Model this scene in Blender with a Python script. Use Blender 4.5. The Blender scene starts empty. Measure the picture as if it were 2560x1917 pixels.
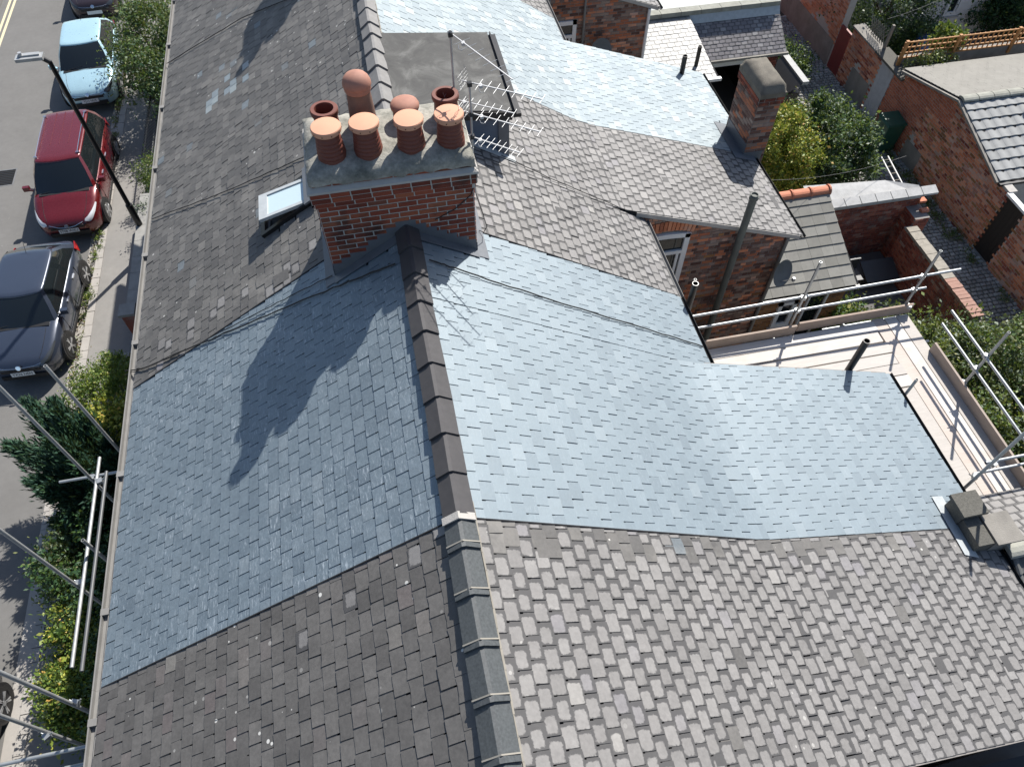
import bpy, bmesh, math, random
import numpy as np
from mathutils import Vector, Matrix

random.seed(7)
rng = np.random.default_rng(7)
scene = bpy.context.scene
col = scene.collection
rad = math.radians

# ------------------------------------------------------------------ camera, sky, sun, exposure
cam_d = bpy.data.cameras.new('camera')
cam_d.sensor_fit = 'HORIZONTAL'
cam_d.sensor_width = 36.0
cam_d.lens = 36.0 * 1828.0 / 2560.0
cam_d.clip_start = 0.1
cam_d.clip_end = 600.0
cam = bpy.data.objects.new('camera', cam_d)
cam.location = (-0.1, 0.0, 14.6)
cam.rotation_euler = (rad(90 - 54.85), 0.0, rad(-11.77))
col.objects.link(cam)
scene.camera = cam

SUN_AZ, SUN_EL = rad(36.0), rad(45.0)
world = bpy.data.worlds.new('World')
scene.world = world
world.use_nodes = True
wn = world.node_tree.nodes
sky = wn.new('ShaderNodeTexSky')
sky.sky_type = 'NISHITA'
sky.sun_disc = False
sky.sun_elevation = SUN_EL
sky.sun_rotation = SUN_AZ
sky.air_density = 1.0
sky.dust_density = 1.0
sky.ozone_density = 1.2
bg = wn['Background']
bg.inputs['Strength'].default_value = 0.09
world.node_tree.links.new(sky.outputs[0], bg.inputs['Color'])

sun_d = bpy.data.lights.new('sun', 'SUN')
sun_d.energy = 5.0
sun_d.angle = rad(0.55)
sun_d.color = (1.0, 0.955, 0.89)
sun = bpy.data.objects.new('sun', sun_d)
sdir = Vector((math.sin(SUN_AZ) * math.cos(SUN_EL), math.cos(SUN_AZ) * math.cos(SUN_EL), math.sin(SUN_EL)))
sun.rotation_euler = sdir.to_track_quat('Z', 'Y').to_euler()
sun.location = (20, 30, 40)
col.objects.link(sun)

scene.view_settings.view_transform = 'Standard'
scene.view_settings.look = 'None'
scene.view_settings.exposure = 0.57
scene.view_settings.gamma = 1.0
scene.view_settings.use_curve_mapping = False
scene.render.resolution_x = 1024
scene.render.resolution_y = 766

# ------------------------------------------------------------------ material helpers
class Mat:
    def __init__(self, name):
        self.m = bpy.data.materials.new(name)
        self.m.use_nodes = True
        self.nt = self.m.node_tree
        self.b = self.nt.nodes['Principled BSDF']
        self._pos = None
        self._rnd = None
    def n(self, t, **kw):
        nd = self.nt.nodes.new(t)
        for k, v in kw.items():
            setattr(nd, k, v)
        return nd
    def link(self, a, b):
        self.nt.links.new(a, b)
    def put(self, sock, v):
        if hasattr(v, 'is_linked') or isinstance(v, bpy.types.NodeSocket):
            self.link(v, sock)
        else:
            sock.default_value = v
    def pos(self):
        if self._pos is None:
            self._pos = self.n('ShaderNodeNewGeometry')
        return self._pos.outputs['Position']
    def rnd(self, k=0.0):
        g = self.pos()
        o = self.n('ShaderNodeObjectInfo')
        s = self.math('ADD', self._pos.outputs['Random Per Island'], o.outputs['Random'])
        s = self.math('MULTIPLY', s, 1.0 + k * 37.1)
        return self.math('FRACT', s)
    def math(self, op, a, b=None, c=None, clamp=False):
        nd = self.n('ShaderNodeMath', operation=op)
        nd.use_clamp = clamp
        self.put(nd.inputs[0], a)
        if b is not None: self.put(nd.inputs[1], b)
        if c is not None: self.put(nd.inputs[2], c)
        return nd.outputs[0]
    def map(self, vec, scale=(1, 1, 1), loc=(0, 0, 0), rot=(0, 0, 0)):
        nd = self.n('ShaderNodeMapping')
        self.put(nd.inputs['Vector'], vec)
        nd.inputs['Scale'].default_value = scale
        nd.inputs['Location'].default_value = loc
        nd.inputs['Rotation'].default_value = rot
        return nd.outputs[0]
    def noise(self, scale=5, detail=4, rough=0.55, vec=None, dist=0.0):
        nd = self.n('ShaderNodeTexNoise')
        self.put(nd.inputs['Vector'], vec if vec is not None else self.pos())
        nd.inputs['Scale'].default_value = scale
        nd.inputs['Detail'].default_value = detail
        nd.inputs['Roughness'].default_value = rough
        nd.inputs['Distortion'].default_value = dist
        return nd.outputs['Fac']
    def voro(self, scale=8, vec=None, feature='F1'):
        nd = self.n('ShaderNodeTexVoronoi', feature=feature)
        self.put(nd.inputs['Vector'], vec if vec is not None else self.pos())
        nd.inputs['Scale'].default_value = scale
        return nd
    def ramp(self, fac, stops, interp='LINEAR'):
        nd = self.n('ShaderNodeValToRGB')
        cr = nd.color_ramp
        cr.interpolation = interp
        while len(cr.elements) < len(stops): cr.elements.new(0.5)
        for e, (p, c) in zip(cr.elements, stops):
            e.position = p
            e.color = (c[0], c[1], c[2], 1) if hasattr(c, '__len__') else (c, c, c, 1)
        self.put(nd.inputs['Fac'], fac)
        return nd.outputs['Color']
    def mix(self, fac, a, b, mode='MIX'):
        nd = self.n('ShaderNodeMix', data_type='RGBA', blend_type=mode)
        nd.clamp_factor = True
        self.put(nd.inputs[0], fac)
        for i, v in ((6, a), (7, b)):
            if isinstance(v, (tuple, list)): v = (v[0], v[1], v[2], 1)
            self.put(nd.inputs[i], v)
        return nd.outputs[2]
    def scale_col(self, c, fac):
        nd = self.n('ShaderNodeVectorMath', operation='SCALE')
        self.put(nd.inputs[0], c)
        self.put(nd.inputs['Scale'], fac)
        return nd.outputs[0]
    def step(self, v, lo, hi):
        nd = self.n('ShaderNodeMapRange', interpolation_type='SMOOTHSTEP')
        self.put(nd.inputs[0], v)
        nd.inputs[1].default_value = lo
        nd.inputs[2].default_value = hi
        return nd.outputs[0]
    def uv(self):
        return self.n('ShaderNodeUVMap').outputs[0]
    def bump(self, h, strength=0.3, dist=0.01):
        nd = self.n('ShaderNodeBump')
        nd.inputs['Strength'].default_value = strength
        nd.inputs['Distance'].default_value = dist
        self.put(nd.inputs['Height'], h)
        self.link(nd.outputs[0], self.b.inputs['Normal'])
    def out(self, color, rough=0.7, metal=0.0, spec=0.5):
        if isinstance(color, (tuple, list)): color = (color[0], color[1], color[2], 1)
        self.put(self.b.inputs['Base Color'], color)
        self.put(self.b.inputs['Roughness'], rough)
        self.put(self.b.inputs['Metallic'], metal)
        self.b.inputs['Specular IOR Level'].default_value = spec
        return self.m

def hexc(r, g, b):
    f = lambda v: ((v / 255 + 0.055) / 1.055) ** 2.4 if v > 10 else v / 255 / 12.92
    return (f(r), f(g), f(b))

def plain(name, c, rough=0.6, metal=0.0, spec=0.5, var=0.12, scale=9.0, bump=0.0, bscale=60):
    M = Mat(name)
    nz = M.noise(scale, 5)
    f = M.math('MULTIPLY_ADD', nz, var * 2, 1 - var)
    m = M.out(M.scale_col((c[0], c[1], c[2]), f), M.math('MULTIPLY_ADD', nz, 0.12, rough - 0.06), metal, spec)
    if bump: M.bump(M.noise(bscale, 4), bump, 0.01)
    return m

def slate_mat(name, stops, rough=0.5, scuff=0.0, lichen=0.0, grime=0.0, spec=0.5, blotch=0.16, scuff_c=(0.6, 0.66, 0.7), grime_c=(0.058, 0.057, 0.058), stain=0.0, bump=0.18, mott=1.0, tint=None):
    M = Mat(name)
    r = M.rnd()
    c = M.ramp(r, stops)
    n1 = M.noise(2.2, 5, 0.6, M.map(M.pos(), (0.55, 1.7, 0.55)) if mott > 1.45 else None)
    n2 = M.noise(26, 5, 0.65)
    f = M.math('MULTIPLY_ADD', n1, blotch * 2, 1 - blotch)
    f = M.math('MULTIPLY', f, M.math('MULTIPLY_ADD', n2, 0.34 * mott, 1 - 0.17 * mott))
    if mott > 1: f = M.math('MULTIPLY', f, M.math('MULTIPLY_ADD', M.noise(9, 5, 0.65, dist=0.6), 0.5 * (mott - 1), 1 - 0.25 * (mott - 1)))
    c = M.scale_col(c, f)
    rg = M.math('MULTIPLY_ADD', n2, 0.2, rough - 0.1)
    if scuff:
        v = M.map(M.pos(), (5, 1.1, 5))
        s = M.step(M.noise(9, 5, 0.7, v), 0.52, 0.70)
        s2 = M.math('MULTIPLY', M.step(M.noise(1.2, 4, 0.6), 0.28, 0.58), M.math('MULTIPLY_ADD', M.rnd(2.0), 0.8, 0.3))
        v2 = M.map(M.pos(), (3, 0.5, 3), rot=(0, 0, 0.2))
        s3 = M.step(M.noise(30, 3, 0.6, v2), 0.60, 0.72)
        s = M.math('MULTIPLY', M.math('MAXIMUM', s, M.math('MULTIPLY', s3, 0.8)), s2)
        c = M.mix(M.math('MULTIPLY', s, scuff), c, scuff_c)
    if stain:
        s = M.step(M.noise(1.3, 6, 0.65), 0.52, 0.7)
        c = M.mix(M.math('MULTIPLY', s, stain), c, (0.30, 0.285, 0.26))
    if lichen:
        vo = M.voro(8.0)
        cs = M.n('ShaderNodeSeparateColor')
        M.link(vo.outputs['Color'], cs.inputs[0])
        sz = M.math('MULTIPLY', cs.outputs[1], 0.19)
        keep = M.math('GREATER_THAN', cs.outputs[0], 0.55)
        sp = M.math('MULTIPLY', M.math('LESS_THAN', vo.outputs['Distance'], sz), keep)
        cl = M.step(M.noise(0.8, 2), 0.36, 0.6)
        c = M.mix(M.math('MULTIPLY', M.math('MULTIPLY', sp, cl), lichen), c, (0.62, 0.61, 0.57))
        lp = M.step(M.noise(14, 6, 0.75), 0.66, 0.74)
        lp = M.math('MULTIPLY', lp, M.step(M.noise(1.1, 2), 0.55, 0.68))
        c = M.mix(M.math('MULTIPLY', lp, lichen * 0.55), c, (0.36, 0.36, 0.31))
    if grime:
        u = M.n('ShaderNodeSeparateXYZ')
        M.link(M.uv(), u.inputs[0])
        jit = M.math('MULTIPLY_ADD', M.noise(26, 5, 0.75), 0.052, -0.026)
        jit = M.math('ADD', jit, M.math('MULTIPLY_ADD', M.rnd(1.0), 0.024, -0.017))
        dl = M.math('MULTIPLY_ADD', u.outputs[0], 0.20, 0.006)
        dr = M.math('MULTIPLY_ADD', u.outputs[0], -0.20, 0.20 - 0.018)
        db = M.math('MULTIPLY_ADD', u.outputs[1], 0.275, -0.010)
        dt = M.math('MULTIPLY_ADD', u.outputs[1], -0.275, 0.158 + 0.006)
        d = M.math('SMOOTH_MIN', M.math('SMOOTH_MIN', dl, dr, 0.03), M.math('SMOOTH_MIN', db, dt, 0.03), 0.045)
        d = M.math('ADD', d, jit)
        g = M.math('SUBTRACT', 1.0, M.step(d, 0.003, 0.015))
        c = M.mix(M.math('MULTIPLY', g, grime), c, grime_c)
    m = M.out(c, rg, 0.0, spec)
    if tint: M.b.inputs['Specular Tint'].default_value = (tint[0], tint[1], tint[2], 1)
    M.bump(n2, bump, 0.006)
    return m

def brick_mat(name, stops, dirt=0.35, dirt_c=(0.05, 0.045, 0.042), dscale=1.4, lo=0.5, hi=0.72, lime=0.0, rough=0.85):
    M = Mat(name)
    c = M.ramp(M.rnd(), stops)
    n2 = M.noise(38, 5, 0.7)
    c = M.scale_col(c, M.math('MULTIPLY_ADD', n2, 0.5, 0.75))
    s = M.step(M.noise(dscale, 5, 0.6), lo, hi)
    c = M.mix(M.math('MULTIPLY', s, dirt), c, dirt_c)
    if lime:
        s = M.step(M.noise(2.6, 6, 0.7), 0.52, 0.68)
        c = M.mix(M.math('MULTIPLY', s, lime), c, (0.42, 0.37, 0.34))
    m = M.out(c, rough, 0, 0.3)
    M.bump(n2, 0.5, 0.008)
    return m

# ------------------------------------------------------------------ object helpers
def tag(o, label=None, cat=None, group=None, kind=None):
    if label: o['label'] = label
    if cat: o['category'] = cat
    if group: o['group'] = group
    if kind: o['kind'] = kind
    return o

WORLD = {}
def link(o, parent=None):
    col.objects.link(o)
    if parent is not None:
        o.parent = parent
        o.matrix_parent_inverse = WORLD.get(parent.name, Matrix()).inverted()
    return o

def empty(name, loc, label=None, cat=None, group=None, rz=0.0):
    o = bpy.data.objects.new(name, None)
    o.empty_display_size = 0.2
    o.location = loc
    o.rotation_euler = (0, 0, rz)
    col.objects.link(o)
    WORLD[o.name] = Matrix.Translation(loc) @ Matrix.Rotation(rz, 4, 'Z')
    return tag(o, label, cat, group)

class MB:
    """collects geometry in world coordinates (or local ones with X set)"""
    def __init__(self):
        self.v = []; self.f = []; self.mi = []; self.cur = 0; self.X = None
    def add(self, vs, fs):
        o = len(self.v)
        if self.X is not None:
            vs = [tuple(self.X @ Vector(p)) for p in vs]
        self.v.extend([tuple(p) for p in vs])
        for f in fs:
            self.f.append(tuple(i + o for i in f)); self.mi.append(self.cur)
        return self
    def box(self, c, s, R=None):
        x, y, z = s[0] / 2, s[1] / 2, s[2] / 2
        pts = [(-x, -y, -z), (x, -y, -z), (x, y, -z), (-x, y, -z), (-x, -y, z), (x, -y, z), (x, y, z), (-x, y, z)]
        c = Vector(c)
        pts = [((R @ Vector(p)) if R is not None else Vector(p)) + c for p in pts]
        return self.add(pts, [(0, 3, 2, 1), (4, 5, 6, 7), (0, 1, 5, 4), (1, 2, 6, 5), (2, 3, 7, 6), (3, 0, 4, 7)])
    def b2(self, lo, hi):
        return self.box([(a + b) / 2 for a, b in zip(lo, hi)], [b - a for a, b in zip(lo, hi)])
    def bar(self, p0, p1, w, h, up=(0, 0, 1)):
        p0, p1 = Vector(p0), Vector(p1)
        d = p1 - p0; L = d.length; d.normalize()
        s = d.cross(Vector(up))
        if s.length < 1e-4: s = d.cross(Vector((1, 0, 0)))
        s.normalize(); u = s.cross(d)
        R = Matrix((s, d, u)).transposed()
        return self.box((p0 + p1) / 2, (w, L, h), R)
    def cyl(self, p0, p1, r0, r1=None, n=10, caps=True):
        r1 = r0 if r1 is None else r1
        p0, p1 = Vector(p0), Vector(p1)
        d = (p1 - p0).normalized()
        a = d.orthogonal().normalized(); b = d.cross(a)
        vs = []
        for p, r in ((p0, r0), (p1, r1)):
            for i in range(n):
                t = 2 * math.pi * i / n
                vs.append(p + a * (r * math.cos(t)) + b * (r * math.sin(t)))
        fs = [(i, (i + 1) % n, n + (i + 1) % n, n + i) for i in range(n)]
        if caps: fs += [tuple(range(n - 1, -1, -1)), tuple(range(n, 2 * n))]
        return self.add(vs, fs)
    def pipe(self, p0, p1, r, ri, n=10):
        """hollow tube"""
        self.cyl(p0, p1, r, n=n, caps=False)
        p0, p1 = Vector(p0), Vector(p1)
        d = (p1 - p0).normalized()
        a = d.orthogonal().normalized(); b = d.cross(a)
        for end, sg in ((p0, 1), (p1, -1)):
            vs = []
            for rr, off in ((r, 0), (ri, 0), (ri, 0.25)):
                for i in range(n):
                    t = 2 * math.pi * i / n
                    vs.append(end + d * (sg * off) + a * (rr * math.cos(t)) + b * (rr * math.sin(t)))
            fs = []
            for k in (0, n):
                for i in range(n):
                    j = (i + 1) % n
                    q = (k + i, k + j, k + n + j, k + n + i)
                    fs.append(q if sg < 0 else q[::-1])
            fs.append(tuple(range(2 * n, 3 * n)))
            self.add(vs, fs)
        return self
    def tube(self, pts, r, n=6):
        for a, b in zip(pts[:-1], pts[1:]): self.cyl(a, b, r, n=n)
        return self
    def lathe(self, c, prof, n=20, axis=None):
        c = Vector(c); vs = []; k = len(prof)
        for r, z in prof:
            for i in range(n):
                t = 2 * math.pi * i / n
                p = Vector((r * math.cos(t), r * math.sin(t), z))
                if axis is not None: p = axis @ p
                vs.append(c + p)
        fs = []
        for j in range(k - 1):
            for i in range(n):
                a, b = j * n + i, j * n + (i + 1) % n
                fs.append((a, b, b + n, a + n))
        fs.append(tuple(range(n - 1, -1, -1)))
        fs.append(tuple(range((k - 1) * n, k * n)))
        return self.add(vs, fs)
    def poly(self, pts, thick=0.0, nrm=None):
        pts = [Vector(p) for p in pts]; n = len(pts)
        if not thick: return self.add(pts, [tuple(range(n))])
        if nrm is None: nrm = (pts[1] - pts[0]).cross(pts[2] - pts[0]).normalized()
        q = [p - Vector(nrm) * thick for p in pts]
        return self.add(pts + q, [tuple(range(n)), tuple(range(2 * n - 1, n - 1, -1))] + [(i, n + i, n + (i + 1) % n, (i + 1) % n) for i in range(n)])
    def build(self, name, mats, parent=None, smooth=False, angle=None, local=False):
        me = bpy.data.meshes.new(name)
        me.from_pydata(self.v, [], self.f)
        if not isinstance(mats, (list, tuple)): mats = [mats]
        for m in mats: me.materials.append(m)
        if len(mats) > 1: me.polygons.foreach_set('material_index', self.mi)
        me.validate()
        if smooth:
            if angle is None: me.polygons.foreach_set('use_smooth', [True] * len(me.polygons))
            else: me.shade_smooth() if False else set_smooth_angle(me, angle)
        me.update()
        o = bpy.data.objects.new(name, me)
        if local:
            col.objects.link(o); o.parent = parent
        else:
            link(o, parent)
        return o

def set_smooth_angle(me, deg):
    bm = bmesh.new(); bm.from_mesh(me)
    bmesh.ops.remove_doubles(bm, verts=bm.verts, dist=1e-5)
    bmesh.ops.recalc_face_normals(bm, faces=bm.faces)
    lim = rad(deg)
    for f in bm.faces: f.smooth = True
    for e in bm.edges:
        if len(e.link_faces) == 2:
            e.smooth = e.calc_face_angle(0) < lim
        else:
            e.smooth = False
    bm.to_mesh(me); bm.free()

def text_mesh(name, body, size, mat, parent, M, align='CENTER', depth=0.001):
    cu = bpy.data.curves.new(name, 'FONT')
    cu.body = body; cu.size = size; cu.align_x = align; cu.align_y = 'CENTER'; cu.extrude = depth
    tmp = bpy.data.objects.new('tmp_text', cu)
    me = bpy.data.meshes.new_from_object(tmp)
    bpy.data.objects.remove(tmp); bpy.data.curves.remove(cu)
    me.name = name
    me.transform(M)
    me.materials.append(mat)
    o = bpy.data.objects.new(name, me)
    return link(o, parent)

# projected size seen from the photograph's viewpoint, only used to decide which
# repeated pieces become objects of their own
CP = np.array([-0.1, 0.0, 14.6])
_p, _y = rad(54.85), rad(11.77)
_F = np.array([math.sin(_y) * math.cos(_p), math.cos(_y) * math.cos(_p), -math.sin(_p)])
_R = np.array([math.cos(_y), -math.sin(_y), 0.0])
_U = np.cross(_R, _F)
def seen_size(p, n):
    d = np.asarray(p, float) - CP
    z = d @ _F
    if z < 0.5: return 0.0
    x = (d @ _R) / z * 1828 / 1280; y = (d @ _U) / z * 1828 / 958.5
    if abs(x) > 1.03 or abs(y) > 1.03: return 0.0
    c = -(d @ np.asarray(n, float)) / np.linalg.norm(d)
    return max(c, 0.0) / (z * z)

class Pieces:
    """repeated small pieces (slates, bricks, tiles): the largest seen become child objects sharing mesh data, the rest one 'stuff' part"""
    def __init__(self):
        self.items = []
    def add(self, key, M, n):
        self.items.append((key, M, seen_size(M.translation, n)))
    def emit(self, name, parent, protos, rest_name, limit=300, min_size=0.0):
        order = sorted(range(len(self.items)), key=lambda i: -self.items[i][2])
        solo = set(i for i in order[:limit] if self.items[i][2] > min_size)
        rest = []
        for i in order:
            key, M, s = self.items[i]
            if i in solo:
                o = bpy.data.objects.new(name, protos[key])
                o.matrix_basis = M
                link(o, parent)
            else:
                rest.append(i)
        if rest:
            V, F, UV, MI, mats = [], [], [], [], []
            off = 0
            for i in rest:
                key, M, s = self.items[i]
                me = protos[key]
                if key not in CACHE:
                    co = np.empty(len(me.vertices) * 3); me.vertices.foreach_get('co', co)
                    uv = None
                    if me.uv_layers:
                        uv = np.empty(len(me.loops) * 2); me.uv_layers[0].data.foreach_get('uv', uv)
                    CACHE[key] = (co.reshape(-1, 3), [tuple(p.vertices) for p in me.polygons], uv)
                co, fs, uv = CACHE[key]
                A = np.array(M)
                V.append(co @ A[:3, :3].T + A[:3, 3])
                F.extend([tuple(v + off for v in f) for f in fs])
                mt = me.materials[0]
                if mt not in mats: mats.append(mt)
                MI.extend([mats.index(mt)] * len(fs))
                if uv is not None: UV.append(uv)
                off += len(co)
            me = bpy.data.meshes.new(rest_name)
            me.from_pydata(np.concatenate(V).tolist(), [], F)
            for m in mats: me.materials.append(m)
            me.polygons.foreach_set('material_index', MI)
            if UV:
                l = me.uv_layers.new(name='UVMap')
                l.data.foreach_set('uv', np.concatenate(UV))
            me.update()
            o = bpy.data.objects.new(rest_name, me)
            o['kind'] = 'stuff'
            link(o, parent)
CACHE = {}

def frame(o, ex, ey, ez, sx=1, sy=1, sz=1):
    M = Matrix.Identity(4)
    for i in range(3):
        M[i][0] = ex[i] * sx; M[i][1] = ey[i] * sy; M[i][2] = ez[i] * sz; M[i][3] = o[i]
    return M

def piece_mesh(name, verts, faces, mat, uv=False):
    me = bpy.data.meshes.new(name)
    me.from_pydata(verts, [], faces)
    me.materials.append(mat)
    if uv:
        l = me.uv_layers.new(name='UVMap')
        for p in me.polygons:
            for li in p.loop_indices:
                v = verts[me.loops[li].vertex_index]
                l.data[li].uv = (v[0] + 0.5, v[1])
    me.update()
    return me
# ------------------------------------------------------------------ materials
SL = {}
NEWC = [(0.0, (0.076, 0.103, 0.127)), (0.25, (0.098, 0.130, 0.155)), (0.7, (0.110, 0.143, 0.169)), (0.93, (0.120, 0.153, 0.178)), (1.0, (0.145, 0.177, 0.20))]
SL['new'] = slate_mat('new_blue_slate', NEWC, rough=0.66, scuff=0.8, mott=2.1, tint=(0.84, 0.945, 1.0), spec=2.2, blotch=0.13, scuff_c=(0.42, 0.47, 0.51))
SL['newR'] = slate_mat('new_blue_slate_clean', NEWC, rough=0.66, scuff=0.22, mott=1.5, tint=(0.84, 0.945, 1.0), spec=2.2, blotch=0.14, scuff_c=(0.36, 0.41, 0.45))
SL['pale'] = slate_mat('pale_new_slate', [(0.0, (0.17, 0.20, 0.218)), (0.6, (0.215, 0.248, 0.262)), (0.9, (0.265, 0.295, 0.302)), (1.0, (0.34, 0.345, 0.335))], rough=0.68, scuff=0.3, mott=1.4, tint=(0.8, 0.93, 1.0), spec=1.4, blotch=0.12)
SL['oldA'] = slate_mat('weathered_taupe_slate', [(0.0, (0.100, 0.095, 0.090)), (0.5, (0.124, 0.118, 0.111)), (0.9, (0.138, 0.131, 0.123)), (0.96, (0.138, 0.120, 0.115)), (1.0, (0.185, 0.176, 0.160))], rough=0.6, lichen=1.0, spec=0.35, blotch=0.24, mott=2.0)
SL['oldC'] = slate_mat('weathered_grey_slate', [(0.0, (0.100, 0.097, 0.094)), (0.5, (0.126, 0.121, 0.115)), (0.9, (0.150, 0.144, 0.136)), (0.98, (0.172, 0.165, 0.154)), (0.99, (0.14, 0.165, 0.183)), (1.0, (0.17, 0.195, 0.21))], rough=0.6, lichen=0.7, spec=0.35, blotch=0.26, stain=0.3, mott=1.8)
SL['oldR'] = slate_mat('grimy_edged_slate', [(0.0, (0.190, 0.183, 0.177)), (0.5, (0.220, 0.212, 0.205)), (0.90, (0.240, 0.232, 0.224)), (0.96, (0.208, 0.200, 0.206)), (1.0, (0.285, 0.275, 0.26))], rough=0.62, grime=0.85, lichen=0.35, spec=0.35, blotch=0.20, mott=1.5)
SL['garage'] = slate_mat('mauve_grey_slate', [(0.0, (0.16, 0.15, 0.16)), (0.7, (0.215, 0.20, 0.205)), (1.0, (0.29, 0.28, 0.28))], rough=0.6, grime=0.55, spec=0.4)
SL['white'] = slate_mat('sheen_paled_slate', [(0.0, (0.22, 0.225, 0.225)), (0.6, (0.29, 0.295, 0.29)), (1.0, (0.37, 0.37, 0.355))], rough=0.55, grime=0.6, spec=0.6, grime_c=(0.14, 0.14, 0.135))  # base paled to paint in the sun sheen off the low slope
MT = {}
MT['deck'] = plain('roof_deck_gap_shade', (0.018, 0.018, 0.02), 0.9)  # deck coloured near black to stand for shade in the slate gaps
MT['ridge_new'] = plain('brown_grey_ridge_tile', (0.060, 0.057, 0.059), 0.5, var=0.22, scale=14, spec=0.4)
MT['ridge_old'] = plain('blue_black_ridge_tile', (0.068, 0.075, 0.078), 0.5, var=0.6, scale=45, spec=0.5)
MT['ridge_grey'] = plain('grey_ridge_tile', (0.19, 0.185, 0.18), 0.6, var=0.3, scale=12)
MT['mortar'] = plain('pale_mortar', (0.42, 0.40, 0.37), 0.9, var=0.2, bump=0.4)
MT['mortar_cream'] = plain('cream_mortar', (0.30, 0.28, 0.24), 0.9, var=0.25)
MT['mortar_dark'] = plain('sooty_mortar', (0.23, 0.215, 0.20), 0.9, var=0.3)
MT['lead'] = plain('lead_flashing', (0.125, 0.135, 0.15), 0.42, spec=0.6, var=0.25)
MT['lead_pale'] = plain('weathered_pale_lead', (0.42, 0.45, 0.46), 0.45, var=0.25)
MT['gutter'] = plain('weathered_white_gutter', (0.20, 0.195, 0.185), 0.55, var=0.3, scale=5)
MT['gutter_in'] = plain('gutter_silt', (0.09, 0.085, 0.08), 0.9)
MT['black'] = plain('black_plastic', (0.012, 0.012, 0.013), 0.35, var=0.2)
MT['white'] = plain('white_upvc', (0.78, 0.78, 0.77), 0.35, var=0.06)
MT['steel'] = plain('galvanised_tube', (0.36, 0.38, 0.39), 0.42, metal=0.55, var=0.25, scale=6)
MT['steel_old'] = plain('dull_scaffold_tube', (0.40, 0.41, 0.41), 0.5, metal=0.4, var=0.35, scale=5)
MT['alu'] = plain('aluminium_aerial', (0.40, 0.41, 0.42), 0.5, metal=0.3, var=0.1)
MT['iron'] = plain('black_painted_iron', (0.012, 0.013, 0.014), 0.4, var=0.2)
def glass_mat(name, c=(0.012, 0.016, 0.018), rough=0.03, spec=0.8):
    M = Mat(name)
    return M.out(c, rough, 0.0, spec)
MT['glass'] = glass_mat('dark_window_glass')
MT['glass_sky'] = glass_mat('sky_reflection_glass', (0.50, 0.62, 0.66), 0.04, 1.0)  # pane colour paled to stand for reflected sky
MT['cable'] = plain('black_cable', (0.015, 0.014, 0.014), 0.6)
BR = {}
BR['chimney'] = brick_mat('chimney_brick', [(0.0, (0.135, 0.036, 0.024)), (0.4, (0.225, 0.056, 0.033)), (0.75, (0.29, 0.078, 0.042)), (0.90, (0.33, 0.11, 0.056)), (1.0, (0.12, 0.048, 0.038))], dirt=0.85, dirt_c=(0.025, 0.021, 0.02), dscale=1.6, lo=0.50, hi=0.68)
BR['wing'] = brick_mat('old_brown_brick', [(0.0, (0.10, 0.05, 0.04)), (0.3, (0.17, 0.095, 0.075)), (0.5, (0.25, 0.165, 0.13)), (0.7, (0.33, 0.25, 0.205)), (0.8, (0.36, 0.13, 0.07)), (1.0, (0.46, 0.17, 0.085))], dirt=0.45, dscale=1.2, lime=0.25)
BR['rust'] = brick_mat('weathered_red_brick', [(0.0, (0.38, 0.125, 0.065)), (0.4, (0.58, 0.21, 0.105)), (0.75, (0.68, 0.30, 0.17)), (1.0, (0.55, 0.34, 0.26))], dirt=0.4, dirt_c=(0.16, 0.11, 0.09), dscale=0.8, lo=0.5, hi=0.68, lime=0.55)
BR['neat'] = brick_mat('neat_red_brick', [(0.0, (0.38, 0.12, 0.065)), (0.6, (0.48, 0.155, 0.085)), (1.0, (0.56, 0.20, 0.11))], dirt=0.25, dscale=1.0)
BR['ochre'] = brick_mat('ochre_brick', [(0.0, (0.22, 0.10, 0.045)), (0.6, (0.33, 0.165, 0.07)), (1.0, (0.40, 0.20, 0.09))], dirt=0.3)
BR['yard'] = brick_mat('dark_red_yard_brick', [(0.0, (0.19, 0.055, 0.038)), (0.5, (0.31, 0.09, 0.058)), (0.85, (0.42, 0.145, 0.09)), (1.0, (0.40, 0.28, 0.22))], dirt=0.6, dscale=1.3, lime=0.35)
MT['brick_far'] = BR['wing']

def ground_mat(name, c, var=0.25, scale=30, rough=0.9, spots=0.0):
    M = Mat(name)
    a = M.noise(scale * 6, 3, 0.7); b = M.noise(1.1, 5, 0.6); d = M.noise(7, 5, 0.6)
    f = M.math('MULTIPLY', M.math('MULTIPLY_ADD', a, var * 2, 1 - var), M.math('MULTIPLY_ADD', b, 0.34, 0.83))
    f = M.math('MULTIPLY', f, M.math('MULTIPLY_ADD', d, 0.24, 0.88))
    cc = M.scale_col(c, f)
    if spots:
        vo = M.voro(3.0)
        s = M.math('LESS_THAN', vo.outputs['Distance'], 0.045)
        cc = M.mix(M.math('MULTIPLY', s, spots), cc, (0.4, 0.38, 0.36))
    m = M.out(cc, rough, 0, 0.3)
    M.bump(a, 0.35, 0.006)
    return m
MT['asphalt'] = ground_mat('grey_asphalt', (0.158, 0.154, 0.147), spots=0.35)
MT['paving'] = ground_mat('pavement_tarmac', (0.235, 0.226, 0.212), var=0.16)
MT['soil'] = ground_mat('garden_soil', (0.085, 0.07, 0.055), var=0.4)
MT['yard'] = ground_mat('yard_concrete', (0.15, 0.145, 0.14), var=0.25)
MT['kerb'] = ground_mat('kerb_stone', (0.36, 0.34, 0.315), var=0.2)
MT['line'] = plain('worn_yellow_paint', (0.62, 0.55, 0.36), 0.8, var=0.3, scale=20)
MT['concrete'] = plain('mossy_concrete', (0.30, 0.30, 0.26), 0.9, var=0.5, scale=5, bump=0.5)
MT['coping'] = plain('pale_coping', (0.44, 0.44, 0.43), 0.85, var=0.3, scale=7, bump=0.4)
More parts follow.
